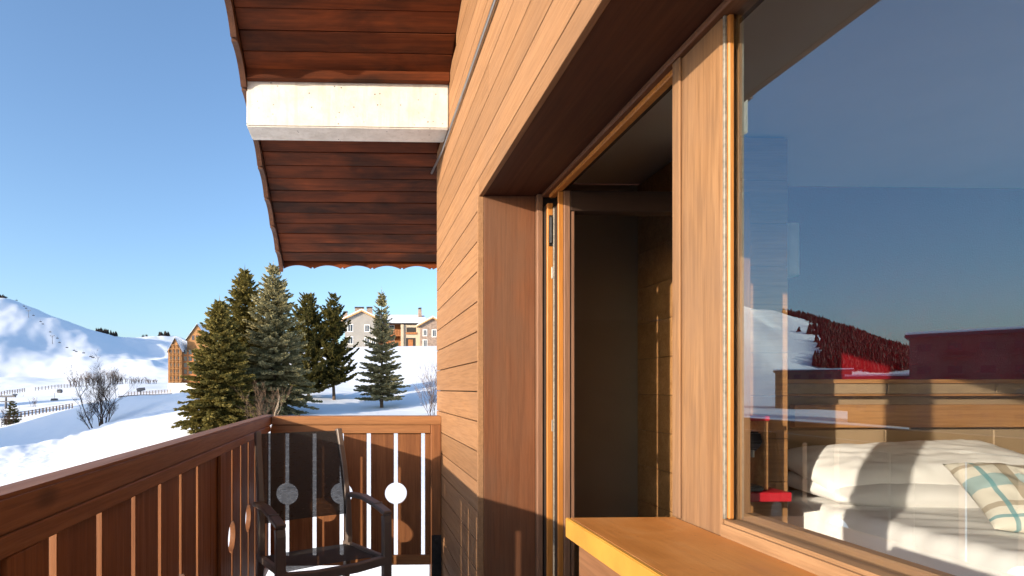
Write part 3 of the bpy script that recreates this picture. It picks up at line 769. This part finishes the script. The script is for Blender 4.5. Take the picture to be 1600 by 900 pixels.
for s in (-1, 1):
    bar([(s * .262, 0.0, 0), (s * .262, 0.0, .60), (s * .262, .006, .632)], .045, .028).build('leg', M['chair'], ch, 0.004, local=True)
    bar([(s * .240, .43, 0), (s * .238, .385, .25), (s * .236, .352, .45), (s * .234, .362, .62), (s * .230, .402, .82), (s * .224, .455, 1.015)], .030, .034).build('back_post', M['chair'], ch, 0.004, local=True)
    bar([(s * .262, -.012, .645), (s * .262, .10, .668), (s * .258, .22, .682), (s * .252, .37, .672)], .048, .022).build('armrest', M['chair'], ch, 0.005, local=True)
    bar([(s * .236, .40, .405), (s * .240, .20, .418), (s * .244, .0, .432)], .026, .034).build('seat_rail', M['chair'], ch, 0.004, local=True)
    bar([(s * .262, .085, .668), (s * .262, .088, .669)], .049, .0235).build('arm_joint', M['steel'], ch, 0, local=True)
bar([(-.262, .0, .425), (-.1, -.004, .412), (.1, -.004, .412), (.262, .0, .425)], .03, .04).build('front_rail', M['chair'], ch, 0.004, local=True)
bar([(-.238, .42, .26), (.238, .42, .26)], .022, .022).build('stretcher', M['chair'], ch, 0.003, local=True)
def sling(pts, x0, x1, name):
    m = MB(); n = 10
    for (y, z) in pts:
        for i in range(n + 1):
            f = i / n
            m.v.append((x0 + (x1 - x0) * f, y + .012 * math.sin(math.pi * f), z - .0 * f))
    for i in range(len(pts) - 1):
        for j in range(n):
            a = i * (n + 1) + j; m.f.append((a, a + 1, a + n + 2, a + n + 1))
    return m.build(name, M['sling'], ch, 0, smooth=True, local=True)
sling([(.349, .575), (.358, .64), (.376, .74), (.400, .85), (.442, .975), (.452, 1.005)], -.222, .222, 'back_sling')
sling([(.365, .412), (.30, .418), (.2, .422), (.1, .428), (.03, .435)], -.232, .232, 'seat_sling')

# ================================================================== TREES
def needles_mesh(name, V, F, mat):
    me = bpy.data.meshes.new(name); me.from_pydata(V, [], F); me.update(); me.materials.append(mat); return me
def conifer(name, label, base, H, Rb, seed, mat, group, whorls=30, per=9, skirt=0.04, shape=0.85, droop=0.28, upturn=0.0, dens=1.0, twig_len=0.34, gap=0.0, lean=(0, 0), sharpness=1.0, needle_w=1.0):
    rg = random.Random(seed)
    t = thing(name, label, 'tree', tuple(base), 0, group)
    tr = MB(); n = 9; pts = []; rad = []
    for i in range(n):
        f = i / (n - 1)
        pts.append((lean[0] * f * H + .03 * math.sin(f * 7 + seed), lean[1] * f * H + .03 * math.cos(f * 5 + seed), -0.3 + f * (H + .25)))
        rad.append(max(.008, H * .017 * (1 - f) ** .9))
    tr.tube(pts, rad, 7).build('trunk', M['bark'], t, local=True)
    V = []; F = []; B = MB()
    def leafy(p, d, L, wd):
        """a needle-covered shoot: three narrow blades set round its axis"""
        up = Vector((rg.uniform(-.4, .4), rg.uniform(-.4, .4), 1))
        s = d.cross(up)
        if s.length < 1e-3: return
        s.normalize(); q = s.cross(d).normalized()
        for a in (0.35, 2.45, 4.5):
            a += rg.uniform(-.4, .4)
            o = s * math.cos(a) + q * math.sin(a)
            b = len(V)
            V.append(tuple(p)); V.append(tuple(p + d * L * .45 + o * wd)); V.append(tuple(p + d * L)); V.append(tuple(p + d * L * .35 - o * wd * .35))
            F.append((b, b + 1, b + 2, b + 3))
    for w_ in range(whorls):
        f0 = skirt + (1 - skirt) * (w_ + .5) / whorls
        f = min(.985, f0 + rg.uniform(-.4, .4) / whorls)
        if rg.random() < gap: continue
        R_ = Rb * (max(0.0, 1 - f)) ** shape * (1.0 if f > skirt + .06 else .82) + .05
        nb = max(4, int(per * (0.55 + .45 * (1 - f)) + rg.uniform(-1, 1.5)))
        a0 = rg.uniform(0, 6.3)
        for b_ in range(nb):
            az = a0 + 6.283 * b_ / nb + rg.uniform(-.3, .3)
            L = R_ * (rg.uniform(.70, 1.12) if upturn < .1 else rg.uniform(.45, 1.25))
            if rg.random() < .10: L *= rg.uniform(.5, .8)
            z0 = f * H + rg.uniform(-.08, .08)
            out = Vector((math.cos(az), math.sin(az), 0))
            ctr = Vector((lean[0] * f * H, lean[1] * f * H, z0))
            rise = (0.55 * f + 0.06) - droop * (1 - f) * .5 + rg.uniform(-.08, .08)
            def at(s):
                return ctr + out * (L * s) + Vector((0, 0, L * (rise * s - droop * s * s * (1 - .5 * f) + (droop * .55 + upturn) * s ** 3)))
            if L > .35:
                B.tube([at(0), at(.35), at(.7), at(.97)], [max(.006, .012 * L), max(.005, .008 * L), .005, .003], 4, cap=False)
            ns = max(3, int(L / .105 * dens))
            for k in range(ns):
                s = .12 + .88 * (k + rg.uniform(.1, .9)) / ns
                p = at(s); d = (at(min(1.03, s + .05)) - at(s - .05)).normalized()
                side = d.cross(Vector((0, 0, 1))).normalized()
                tl = twig_len * (1.12 - .62 * s) * (0.55 + .45 * min(1, L)) * rg.uniform(.7, 1.2)
                for sg in (-1, 1):
                    dd = (d * rg.uniform(.45, .85) + side * sg * rg.uniform(.5, .9) + Vector((0, 0, rg.uniform(-.38, .22) + upturn))).normalized()
                    leafy(p, dd, tl, .030 * needle_w * rg.uniform(.8, 1.3))
                    if tl > .2:
                        p2 = p + dd * tl * .5
                        for s2 in (-1, 1):
                            d3 = (dd + side.cross(dd) * rg.uniform(-.3, .3) + dd.cross(Vector((0, 0, 1))) * s2 * rg.uniform(.5, .9)).normalized()
                            leafy(p2, d3, tl * .55, .024 * needle_w)
                if rg.random() < .55:
                    leafy(p, (d * .8 + Vector((0, 0, rg.uniform(.1, .5) + upturn))).normalized(), tl * .7, .028 * needle_w)
            leafy(at(.93), (at(1.0) - at(.9)).normalized(), twig_len * .55, .03 * needle_w)
    for k in range(int(14 * dens)):
        f = rg.uniform(.9, 1.0); az = rg.uniform(0, 6.3)
        leafy(Vector((lean[0] * f * H, lean[1] * f * H, f * H)), Vector((math.cos(az) * .7, math.sin(az) * .7, .8)).normalized(), .20 * sharpness, .025)
    leafy(Vector((lean[0] * H, lean[1] * H, H - .15)), Vector((0, 0, 1)), .55 * sharpness, .022)
    cr = link('crown', needles_mesh('crown', V, F, mat), t, local=True)
    B.build('branches', M['bark'], cr, local=True)
    return t
G = 'conifers on the slope beyond the balcony'
def tip(px, Y, ytop): return 1.23 + (608 - ytop) / 840 * Y - P(px, Y).z - .35
conifer('spruce_tree', 'broad olive green spruce, leftmost of the big cluster, with sunlit full skirt', P(345, 21.5), tip(345, 21.5, 462), 1.68, 11, M['spruce'], G, 34, 13, 0.0, .70, .30, 0, 1.5, .36, 0, (0, 0), 1, 1.7)
conifer('spruce_tree', 'tall dark olive spruce, second from the left in the cluster', P(384, 24.5), tip(384, 24.5, 414), 2.1, 12, M['spruce'], G, 38, 12, .02, .72, .30, 0, 1.4, .36, 0, (0, 0), 1, 1.7)
conifer('spruce_tree', 'tallest spruce with grey green sunlit tips and a thin leader', P(428, 23.5), tip(428, 23.5, 407), 2.05, 13, M['bluespruce'], G, 38, 12, .03, .72, .32, 0, 1.4, .36, 0, (0, 0), 1, 1.6)
conifer('pine_tree', 'dark bushy pine with upright tufts between spruces and thin pine', P(482, 31), tip(482, 31, 455), 2.2, 14, M['pine'], G, 26, 11, .05, .66, .10, .28, 1.15, .40, .12, (0, 0), .6, 1.9)
conifer('pine_tree', 'thin dark pine with a bare lower stem, right of the bushy pine', P(522, 31), tip(522, 31, 452), 1.6, 15, M['pine'], G, 26, 10, .10, .62, .06, .28, 1.15, .40, .14, (-.012, 0), .6, 1.9)
conifer('spruce_tree', 'lone grey green spruce with layered branches in open snow', P(597, 27), tip(597, 27, 448), 1.5, 16, M['bluespruce'], G, 27, 10, .07, .92, .16, .03, 1.4, .33, .0, (-.004, 0), 1, 1.5)
conifer('spruce_tree', 'small dark spruce beside the road at the left edge', P(30, 64), 2.6, 1.1, 17, M['pine'], G, 12, 7, .02, .8, .25, 0, .6, .5, 0, (0, 0), 1, 2)

def bare(name, label, base, H, seed, stems, spread, mat, cat, group=None, depth=4, r0=.05, lean=0.0, fan=.55):
    rg = random.Random(seed)
    t = thing(name, label, cat, tuple(base), 0, group)
    tk = MB(); tw = MB()
    def grow(p, d, L, r, lev):
        q = [p]; n = 4; dd = d.copy()
        for i in range(n):
            dd = (dd + Vector((rg.uniform(-.2, .2), rg.uniform(-.2, .2), rg.uniform(-.05, .11)))).normalized()
            q.append(q[-1] + dd * L / n)
        rad = [r * (1 - .55 * i / n) for i in range(n + 1)]
        (tk if lev < 2 else tw).tube(q, rad, 5 if lev < 2 else 3, cap=False)
        if lev >= depth: return
        for k in range(rg.randint(3, 5)):
            i = rg.randint(1, n); az = rg.uniform(0, 6.3)
            nd = (dd + Vector((math.cos(az), math.sin(az), .35)) * fan * rg.uniform(.7, 1.3)).normalized()
            grow(q[i], nd, L * rg.uniform(.42, .68), max(.0035, r * .5), lev + 1)
    for s in range(stems):
        az = rg.uniform(0, 6.3); k = spread * rg.uniform(.3, 1)
        st = Vector((math.cos(az) * k, math.sin(az) * k, -.1))
        d = Vector((math.cos(az) * .28 * rg.random() + lean, math.sin(az) * .28 * rg.random(), 1)).normalized()
        grow(st, d, H * rg.uniform(.42, .60), r0 * rg.uniform(.7, 1.1), 0)
    a = tk.build('trunk', M['darktwig'] if mat != 'palebark' else M['palebark'], t, local=True)
    tw.build('twigs', M[mat if mat != 'palebark' else 'twig'], t, local=True)['kind'] = 'stuff'
    return t
bare('bare_tree', 'clump of leafless trees with dark stems and brown twigs in the snow hollow', P(158, 47), 5.0, 21, 9, 1.2, 'darktwig', 'tree', 'leafless trees and shrubs', 5, .06, 0, .85)
bare('bare_tree', 'leafless leaning sapling at the left of the bare clump', P(150, 45.5), 4.2, 22, 2, .3, 'darktwig', 'tree', 'leafless trees and shrubs', 5, .05, -.42, .85)
bare('bare_shrub', 'dark leafless shrub low on the snow bank at the left edge', P(8, 62), 2.6, 23, 9, 1.6, 'darktwig', 'shrub', 'leafless trees and shrubs', 3, .04)
bare('bare_shrub', 'thin reddish leafless shrub in snow beside the facade', P(676, 20), 2.1, 24, 7, .3, 'twig', 'shrub', 'leafless trees and shrubs', 3, .012, 0, .45)
bare('bare_shrub', 'dry brown brush at the foot of the tallest spruce', P(418, 19.5), 1.9, 25, 9, .45, 'twig', 'shrub', 'leafless trees and shrubs', 3, .014, 0, .5)
bare('bare_tree', 'pale bare sapling trunk leaning in front of the tallest spruce', P(431, 19.2), 2.2, 26, 1, .05, 'palebark', 'tree', 'leafless trees and shrubs', 2, .045, -.16, .4)
HN = ['leftmost', 'second from the left', 'third from the left', 'fourth from the left', 'fifth from the left', 'sixth from the left', 'seventh from the left', 'rightmost and lowest']
for i, (px, Y, h) in enumerate(((128, 330, 9), (143, 335, 12), (158, 340, 13), (172, 345, 13), (186, 350, 11), (202, 352, 7), (222, 352, 6), (240, 350, 5))):
    bare('bare_shrub', 'brown leafless thicket bush at the hill foot, ' + HN[i] + ' in its hedge line', P(px, Y), h * .8, 40 + i, 12, 5.0, 'twig', 'shrub', 'hedge line at the foot of the hill', 3, .16, 0, 1.0)
bare('bare_shrub', 'small reddish bare bush beside the chairlift pylon', P(61, 150), 3.4, 60, 6, .9, 'twig', 'shrub', 'leafless trees and shrubs', 3, .05)

# ------------------------------------------------------------------ forests far off
def cones(name, label, spots, mat):
    V = []; F = []
    for (x, y, z, h, r, sd) in spots:
        rg = random.Random(sd)
        for lv in range(3):
            b = len(V); zb = z + h * (.08 + .27 * lv); zt = z + h * (.52 + .24 * lv); rr = r * (1 - .27 * lv)
            n = 6
            for k in range(n):
                a = 6.283 * k / n + rg.random(); q = rr * rg.uniform(.75, 1.2)
                V.append((x + q * math.cos(a), y + q * math.sin(a), zb + rg.uniform(-.05, .05) * h))
            V.append((x, y, zt))
            F += [(b + k, b + (k + 1) % n, b + n) for k in range(n)]
    o = link(name, needles_mesh(name, V, F, mat)); return tag(o, label, 'forest', None, 'stuff')
rg = random.Random(5); sp = []
while len(sp) < 5200:
    u = rg.uniform(-1.16, -.80); Y = rg.uniform(560, 1010)
    f = 1 - ss(-.92, -.86, u + .055 * mnoise.noise((Y * .03, u * 6, 4.0)) - .06 * ss(800, 930, Y))
    edge = .5 + .5 * mnoise.noise((u * 14, Y * .012, 2.0))
    if rg.random() > f * edge * 2.2: continue
    sp.append((u * Y, Y, T(u * Y, Y), rg.uniform(7, 14), rg.uniform(2.2, 3.6), rg.random()))
cones('hill_forest', 'dark wood covering the far shoulder of the hill, seen mirrored in the window', sp, M['forest'])
sp = []
for px0, px1, n, Y0, h in ((156, 188, 60, 1085, 9), (226, 236, 8, 1180, 6), (252, 268, 24, 1190, 11), (0, 18, 30, 905, 7)):
    for k in range(n):
        px = rg.uniform(px0, px1); Y = Y0 + rg.uniform(-25, 25); x = (px - 560) / 840 * Y
        sp.append((x, Y, T(x, Y), h * rg.uniform(.6, 1.2), h * .32, rg.random()))
cones('ridge_trees', 'tiny dark trees along the ridge of the far snow hill', sp, M['forest'])

# ================================================================== HOUSES
def gable(b, x0, x1, y0, y1, zb, ze, za, mat, roofmat, over=.5, thick=.25, snow_=True, eavemat=None, name='wall'):
    """gabled wing, ridge along Y, front gable towards -Y"""
    xm = (x0 + x1) / 2
    wl_ = MB().extr([(x0, zb), (x1, zb), (x1, ze), (xm, za), (x0, ze)], 'y', y0, y1).build(name, mat, b)
    k = (za - ze) / (xm - x0)
    o = over
    def slope(d0, d1, yo, m, nm, par):
        return MB().extr([(x0 - o, ze - k * o + d0), (xm, za + d0), (x1 + o, ze - k * o + d0), (x1 + o, ze - k * o + d1), (xm, za + d1), (x0 - o, ze - k * o + d1)], 'y', y0 - yo, y1 + yo).build(nm, m, par)
    r_ = slope(.02, .02 + thick, .6, eavemat or roofmat, 'roof', b)
    if snow_: slope(.025 + thick, .025 + thick + .16, .5, M['roof_snow'], 'snow_cover', r_)
    return wl_, r_
def window(b, x0, x1, z0, z1, y, trim=M['white_trim'], t=.14):
    f = boxobj('window', x0 - t, x1 + t, y - .06, y + .02, z0 - t, z1 + t, trim, b)
    boxobj('pane', x0, x1, y - .09, y - .061, z0, z1, M['winglass'], f)
    boxobj('glazing_bar', (x0 + x1) / 2 - .03, (x0 + x1) / 2 + .03, y - .11, y - .091, z0, z1, trim, f)
    return f
hz = 9.0
gh = thing('house', 'grey rendered chalet house with snowy roof and wooden balconies on the hilltop', 'building', (6, 104, hz))
g1, gr1 = gable(gh, -2.5, 3.6, 100, 112, hz - 1.5, 14.1, 15.6, M['render_grey'], M['slate'], .7, .3, True, M['h_lightwood'])
g2, gr2 = gable(gh, 11.6, 16.2, 100.5, 112, hz - 1.5, 13.2, 14.45, M['stonewall'], M['slate'], .6, .28, True, M['h_lightwood'])
MB().box(3.602, 11.598, 103.2, 112, hz - 1.5, 13.9).build('wall', M['h_wood'], gh)
MB().box(8.45, 11.59, 101.4, 103.19, hz - 1.5, 13.4).build('bay', M['render_beige'], gh)
mr_ = MB().extr([(100.9, 13.5), (107.5, 15.6), (112.5, 14.0), (112.5, 14.2), (107.5, 15.85), (100.9, 13.7)], 'x', 3.4, 13.0).build('roof', M['slate'], gh)
MB().extr([(101.1, 13.78), (107.5, 15.86), (112.5, 14.21), (112.5, 14.5), (107.5, 16.12), (101.1, 14.02)], 'x', 3.3, 13.1).build('snow_cover', M['roof_snow'], mr_)
for x in (8.0, 11.25):
    boxobj('column', x, x + .5, 101.0, 101.39, hz - 1.5, 13.4, M['render_beige'], gh)
boxobj('column', 3.9, 4.2, 101.2, 101.5, hz - 1.5, 13.4, M['h_wood'], gh)
for z in (9.3, 11.4):
    bl = boxobj('balcony', 3.62, 7.99, 101.2, 103.19, z - .15, z, M['h_wood'], gh)
    boxobj('balcony_rail', 3.62, 7.99, 101.15, 101.22, z + .95, z + 1.05, M['h_wood'], bl)
    for k in range(15):
        boxobj('baluster', 3.7 + k * .29, 3.88 + k * .29, 101.16, 101.2, z, z + .94, M['h_wood'], bl)
for z in (9.4, 11.7):
    for x in (4.3, 6.0): window(gh, x, x + .8, z + .6, z + 1.7, 103.2)
window(gh, 1.25, 1.95, 12.0, 13.1, 100); window(gh, 1.25, 1.95, 9.6, 10.7, 100); window(gh, 2.5, 3.1, 9.6, 10.7, 100)
window(gh, -1.9, -1.1, 12.0, 13.2, 100); window(gh, -1.9, -1.1, 9.7, 10.9, 100)
window(gh, 12.2, 12.75, 11.3, 12.3, 100.5); window(gh, 13.9, 14.5, 11.1, 12.3, 100.5); window(gh, 12.2, 12.8, 9.3, 10.4, 100.5)
boxobj('window', 9.1, 10.9, 101.36, 101.42, 12.0, 12.9, M['dark_open'], gh)
boxobj('flower_box', 9.0, 11.0, 101.15, 101.39, 11.6, 11.95, M['h_wood'], gh)
gp = boxobj('garage_opening', 9.0, 10.8, 101.36, 101.43, hz - .2, 10.9, M['dark_open'], gh)
boxobj('door', 9.4, 10.3, 101.30, 101.355, hz - .2, 10.6, M['h_wood'], gp)
def chimney(par, x, y, wd, z0, z1, cap=True):
    c_ = MB().extr([(x - wd, z0), (x + wd, z0), (x + wd * .75, z1), (x - wd * .75, z1)], 'y', y, y + 1.2).build('chimney', M['stonewall'], par)
    boxobj('chimney_cap', x - wd * .85, x + wd * .85, y - .1, y + 1.3, z1 + .15, z1 + .3, M['slate'], c_)
    boxobj('flue', x - wd * .4, x + wd * .4, y + .3, y + .9, z1, z1 + .15, M['slate'], c_)
chimney(gr1, .2, 105, 1.1, 14.5, 17.0); chimney(gr1, 2.2, 105.5, .7, 15, 17.1); chimney(gr1, -2.5, 104, .5, 13.6, 16.0); chimney(mr_, 12.1, 105, .35, 14.8, 16.9)

wz = -.5
wc = thing('timber_apartment_chalet', 'golden timber gabled apartment chalet half hidden behind the spruces', 'building', (-70, 212, 0))
tb1, tr1 = gable(wc, -73.2, -68.4, 210, 224, wz, 16.3, 20.8, M['c_wood'], M['slate'], .5, .35, True)
tb2, tr2 = gable(wc, -67.5, -59.5, 214, 228, wz, 21.0, 26.6, M['c_wood'], M['slate'], .5, .35, True)
MB().box(-68.38, -60.5, 211.5, 213.9, wz, 15.8).build('stair_wing', M['h_wood'], wc)
boxobj('plinth', -73.4, -60.2, 209.6, 209.95, wz - 1, 3.6, M['white_trim'], wc)
for r_ in range(5):
    z = 4.6 + r_ * 2.55
    for c_ in range(3):
        x = -72.7 + c_ * 1.4
        f = boxobj('window', x, x + 1.05, 209.9, 209.99, z, z + 1.6, M['h_wood'], wc)
        boxobj('pane', x + .12, x + .93, 209.84, 209.895, z + .12, z + 1.48, M['winglass'], f)
    bl = boxobj('balcony', -73.3, -68.3, 209.2, 209.88, z - .55, z - .4, M['c_wood'], wc)
    boxobj('balcony_rail', -73.3, -68.3, 209.2, 209.28, z + .3, z + .42, M['c_wood'], bl)
    for k in range(4):
        x = -68.0 + k * 1.9
        boxobj('window', x, x + 1.2, 211.4, 211.49, z, z + 1.7, M['winglass'], wc)
for x in (-73.25, -71.85, -70.45, -69.0):
    boxobj('timber_post', x, x + .25, 209.25, 209.55, 3.61, 16.6 if x in (-73.25, -69.0) else 18.3, M['c_wood'], wc)
for z in (16.6, 18.2): boxobj('tie_beam', -72.9 + (z - 16.6) * .55, -68.8 - (z - 16.6) * .55, 209.3, 209.6, z, z + .25, M['c_wood'], wc)
for k in range(3): window(wc, -65.6 + k * 1.6, -64.7 + k * 1.6, 20.6, 22.4, 214, M['h_wood'], .1)

# blocks across the valley that show in the window's reflection, and an unseen one added for its shade
def block(name, label, cx, cy, wd, dp, zb, zt, rot, rows, cols, mat):
    b = thing(name, label, 'building', (cx, cy, zb), rot, 'apartment blocks across the valley')
    MB().box(-wd / 2, wd / 2, 0, dp, 0, zt - zb).build('wall', mat, b, local=True)
    rf_ = MB().box(-wd / 2 - .5, wd / 2 + .5, -.8, dp + .5, zt - zb + .01, zt - zb + .5).build('roof', M['slate'], b, local=True)
    MB().box(-wd / 2 - .4, wd / 2 + .4, -.7, dp + .4, zt - zb + .51, zt - zb + .85).build('snow_cover', M['roof_snow'], rf_, local=True)
    hh = (zt - zb) / rows
    for r_ in range(rows):
        for c_ in range(cols):
            x = -wd / 2 + wd * (c_ + .5) / cols
            f = boxobj('window', x - .9, x + .9, -.08, -.01, r_ * hh + .8, r_ * hh + hh - .7, M['hillrock'], b, local=True)
            boxobj('pane', -.75, .75, -.06, -.05, -.55, .55, M['winglass'], f, local=True)
        for c_ in range(0, cols, 2):
            x = -wd / 2 + wd * (c_ + .5) / cols
            boxobj('balcony', x - 1.6, x + 1.6, -1.3, -.09, r_ * hh + .3, r_ * hh + .45, M['hillrock'], b, local=True)
    return b
block('apartment_block', 'brown five storey apartment block below the hill, mirrored in the window', -128, 150, 17, 12, -8, 6.2, R(40), 5, 5, M['block'])
block('apartment_block', 'dark brown flat roofed apartment block, mirrored at the right edge of the window', -93, 76, 20, 12, -8, 9.4, R(50), 5, 6, M['block'])
block('apartment_block', 'added tall block out of view to the left, shading the snow hollow', -76, 10.5, 34, 14, -6, 18.0, R(90 + 36.5), 7, 9, M['block'])  # unseen block, added to cast shade over the snow hollow
block('apartment_block', 'lower brown apartment block beside the bigger one in the window reflection', -98, 98, 12, 10, -8, 3.2, R(46), 3, 3, M['block'])

# ================================================================== VALLEY DETAILS
# cleared ground in the valley
def sheet(name, label, px0, px1, Y0, Y1, lift, mat):
    V = []; F = []; n, m = 14, 10
    for i in range(n + 1):
        for j in range(m + 1):
            Y = Y0 + (Y1 - Y0) * j / m; px = px0 + (px1 - px0) * i / n
            x = (px - 560) / 840 * Y
            V.append((x, Y, T(x, Y) + lift))
    for i in range(n):
        for j in range(m):
            a = i * (m + 1) + j; F.append((a, a + m + 1, a + m + 2, a + 1))
    o = link(name, needles_mesh(name, V, F, mat)); return tag(o, label, None, None, 'structure')
sheet('car_park', 'cleared grey parking ground in the valley', 190, 272, 135, 190, .25, M['asphalt'])
def fence(label, px0, Y0, px1, Y1, n, h, wd, group='valley fences'):
    a, b = P(px0, Y0), P(px1, Y1)
    f = thing('valley_fence', label, 'fence', tuple(a), 0, group)
    prev = None
    for i in range(n + 1):
        q = a.lerp(b, i / n); q.z = T(q.x, q.y)
        boxobj('post', q.x - wd, q.x + wd, q.y - wd, q.y + wd, q.z - .3, q.z + h, M['fence_wood'], f)
        if prev is not None:
            for k in (.55, .9):
                MB().tube([(prev.x, prev.y, prev.z + h * k), (q.x, q.y, q.z + h * k)], wd * .5, 4).build('rail', M['fence_wood'], f)
        prev = q
fence('dark post fence along the snowy road above the hollow', 25, 84, 120, 96, 18, .9, .07)
fence('long thin fence at the foot of the far hill', 0, 250, 48, 290, 12, 2.0, .12)
fence('thin fence climbing toward the thicket at the hill foot', 64, 300, 130, 330, 14, 2.0, .12)
fence('low fence beside the cleared parking ground', 205, 205, 270, 208, 14, 1.4, .09)
def pylon(label, px, Y, H, arm):
    b = P(px, Y); t = thing('lift_pylon', label, 'pylon', tuple(b), 0, 'ski lift pylons')
    MB().tube([(0, 0, -.5), (0, 0, H)], [.35, .22], 8).build('mast', M['lift'], t, local=True)
    MB().box(-arm, arm, -.25, .25, H - .3, H + .2).build('crossarm', M['lift'], t, local=True)
    MB().box(-arm * .8, arm * .6, -.3, .3, H - 1.6, H - 1.3).build('crossarm', M['lift'], t, local=True)
    for s in (-1, 1):
        MB().tube([(s * arm * .9, -.9, H + .4), (s * arm * .9, .9, H + .4)], .22, 6).build('sheave', M['lift'], t, local=True)
    return t
pylon('grey lift pylon with crossarms in the valley at the left', 20, 150, 3.4, 2.6)
sc_ = P(224, 128); t = thing('snow_cannon', 'dark snow cannon on a mast beside the parking ground', 'snow cannon', tuple(sc_))
MB().tube([(0, 0, -.3), (0, 0, 1.5)], .16, 8).build('mast', M['lift'], t, local=True)
MB().tube([(-.8, -.3, 1.6), (-.3, -.1, 1.75), (.9, .4, 1.95)], [.42, .45, .34], 12).build('barrel', M['lift'], t, local=True)
def gondola(label, px, Y, y_px):
    x = (px - 560) / 840 * Y; z = 1.23 + (608 - y_px) / 840 * Y
    t = thing('gondola_cabin', label, 'gondola', (x, Y, z), 0, 'gondola cabins over the valley')
    MB().extr([(-.7, -.9), (.7, -.9), (.95, -.1), (.75, .8), (-.75, .8), (-.95, -.1)], 'y', -.8, .8).build('cabin', M['lift'], t, 0.12, 2, local=True)
    MB().box(-.6, .6, -.83, -.81, -.1, .6).build('window', M['winglass'], t, local=True)
    MB().tube([(0, 0, .8), (0, 0, 2.6)], .06, 5).build('hanger', M['lift'], t, local=True)
gondola('round gondola cabin low over the valley, left of the bare trees', 46, 240, 625.5)
gondola('round gondola cabin, highest of the three over the valley', 101, 240, 611)
gondola('square gondola cabin just left of the bare clump', 93, 180, 626)
# chairlift up the hill
for i in range(15):
    f = (i + .35 * math.sin(i * 2.1)) / 14.0
    px = 36 + f * 118; Y = 880 - f * 270; yp = 484 + 92 * f + 3 * math.sin(i * 1.7)
    x = (px - 560) / 840 * Y; z = 1.23 + (608 - yp) / 840 * Y
    z = max(z, T(x, Y) + 5)
    t = thing('lift_chair', 'tiny dark lift chair in the line climbing the snow hill', 'lift chair', (x, Y, z), R(30), 'lift chairs on the hill')
    MB().box(-1.5, 1.5, -.4, .4, -.2, .15).box(-1.5, 1.5, .25, .42, .16, 1.0).build('seat', M['lift'], t, local=True)
    MB().tube([(0, .35, .9), (0, .3, 2.2), (0, 0, 3.2)], .12, 5).build('hanger', M['lift'], t, local=True)
for i, (px, Y) in enumerate(((54, 820), (90, 735))):
    pylon('tall lift pylon on the snow hill, ' + ('upper of the two' if i == 0 else 'lower of the two'), px, Y, 11, 3)
tp = P(12, 905); t = thing('summit_station', 'small dark lift station on the hill top at the left edge', 'building', tuple(tp))
MB().box(-7, 7, -4, 4, -2, 3.2).build('hall', M['hillrock'], t, local=True)
MB().extr([(-9, 3.2), (9, 3.2), (7, 4.8), (-8, 4.4)], 'y', -5, 5).build('roof', M['slate'], t, local=True)
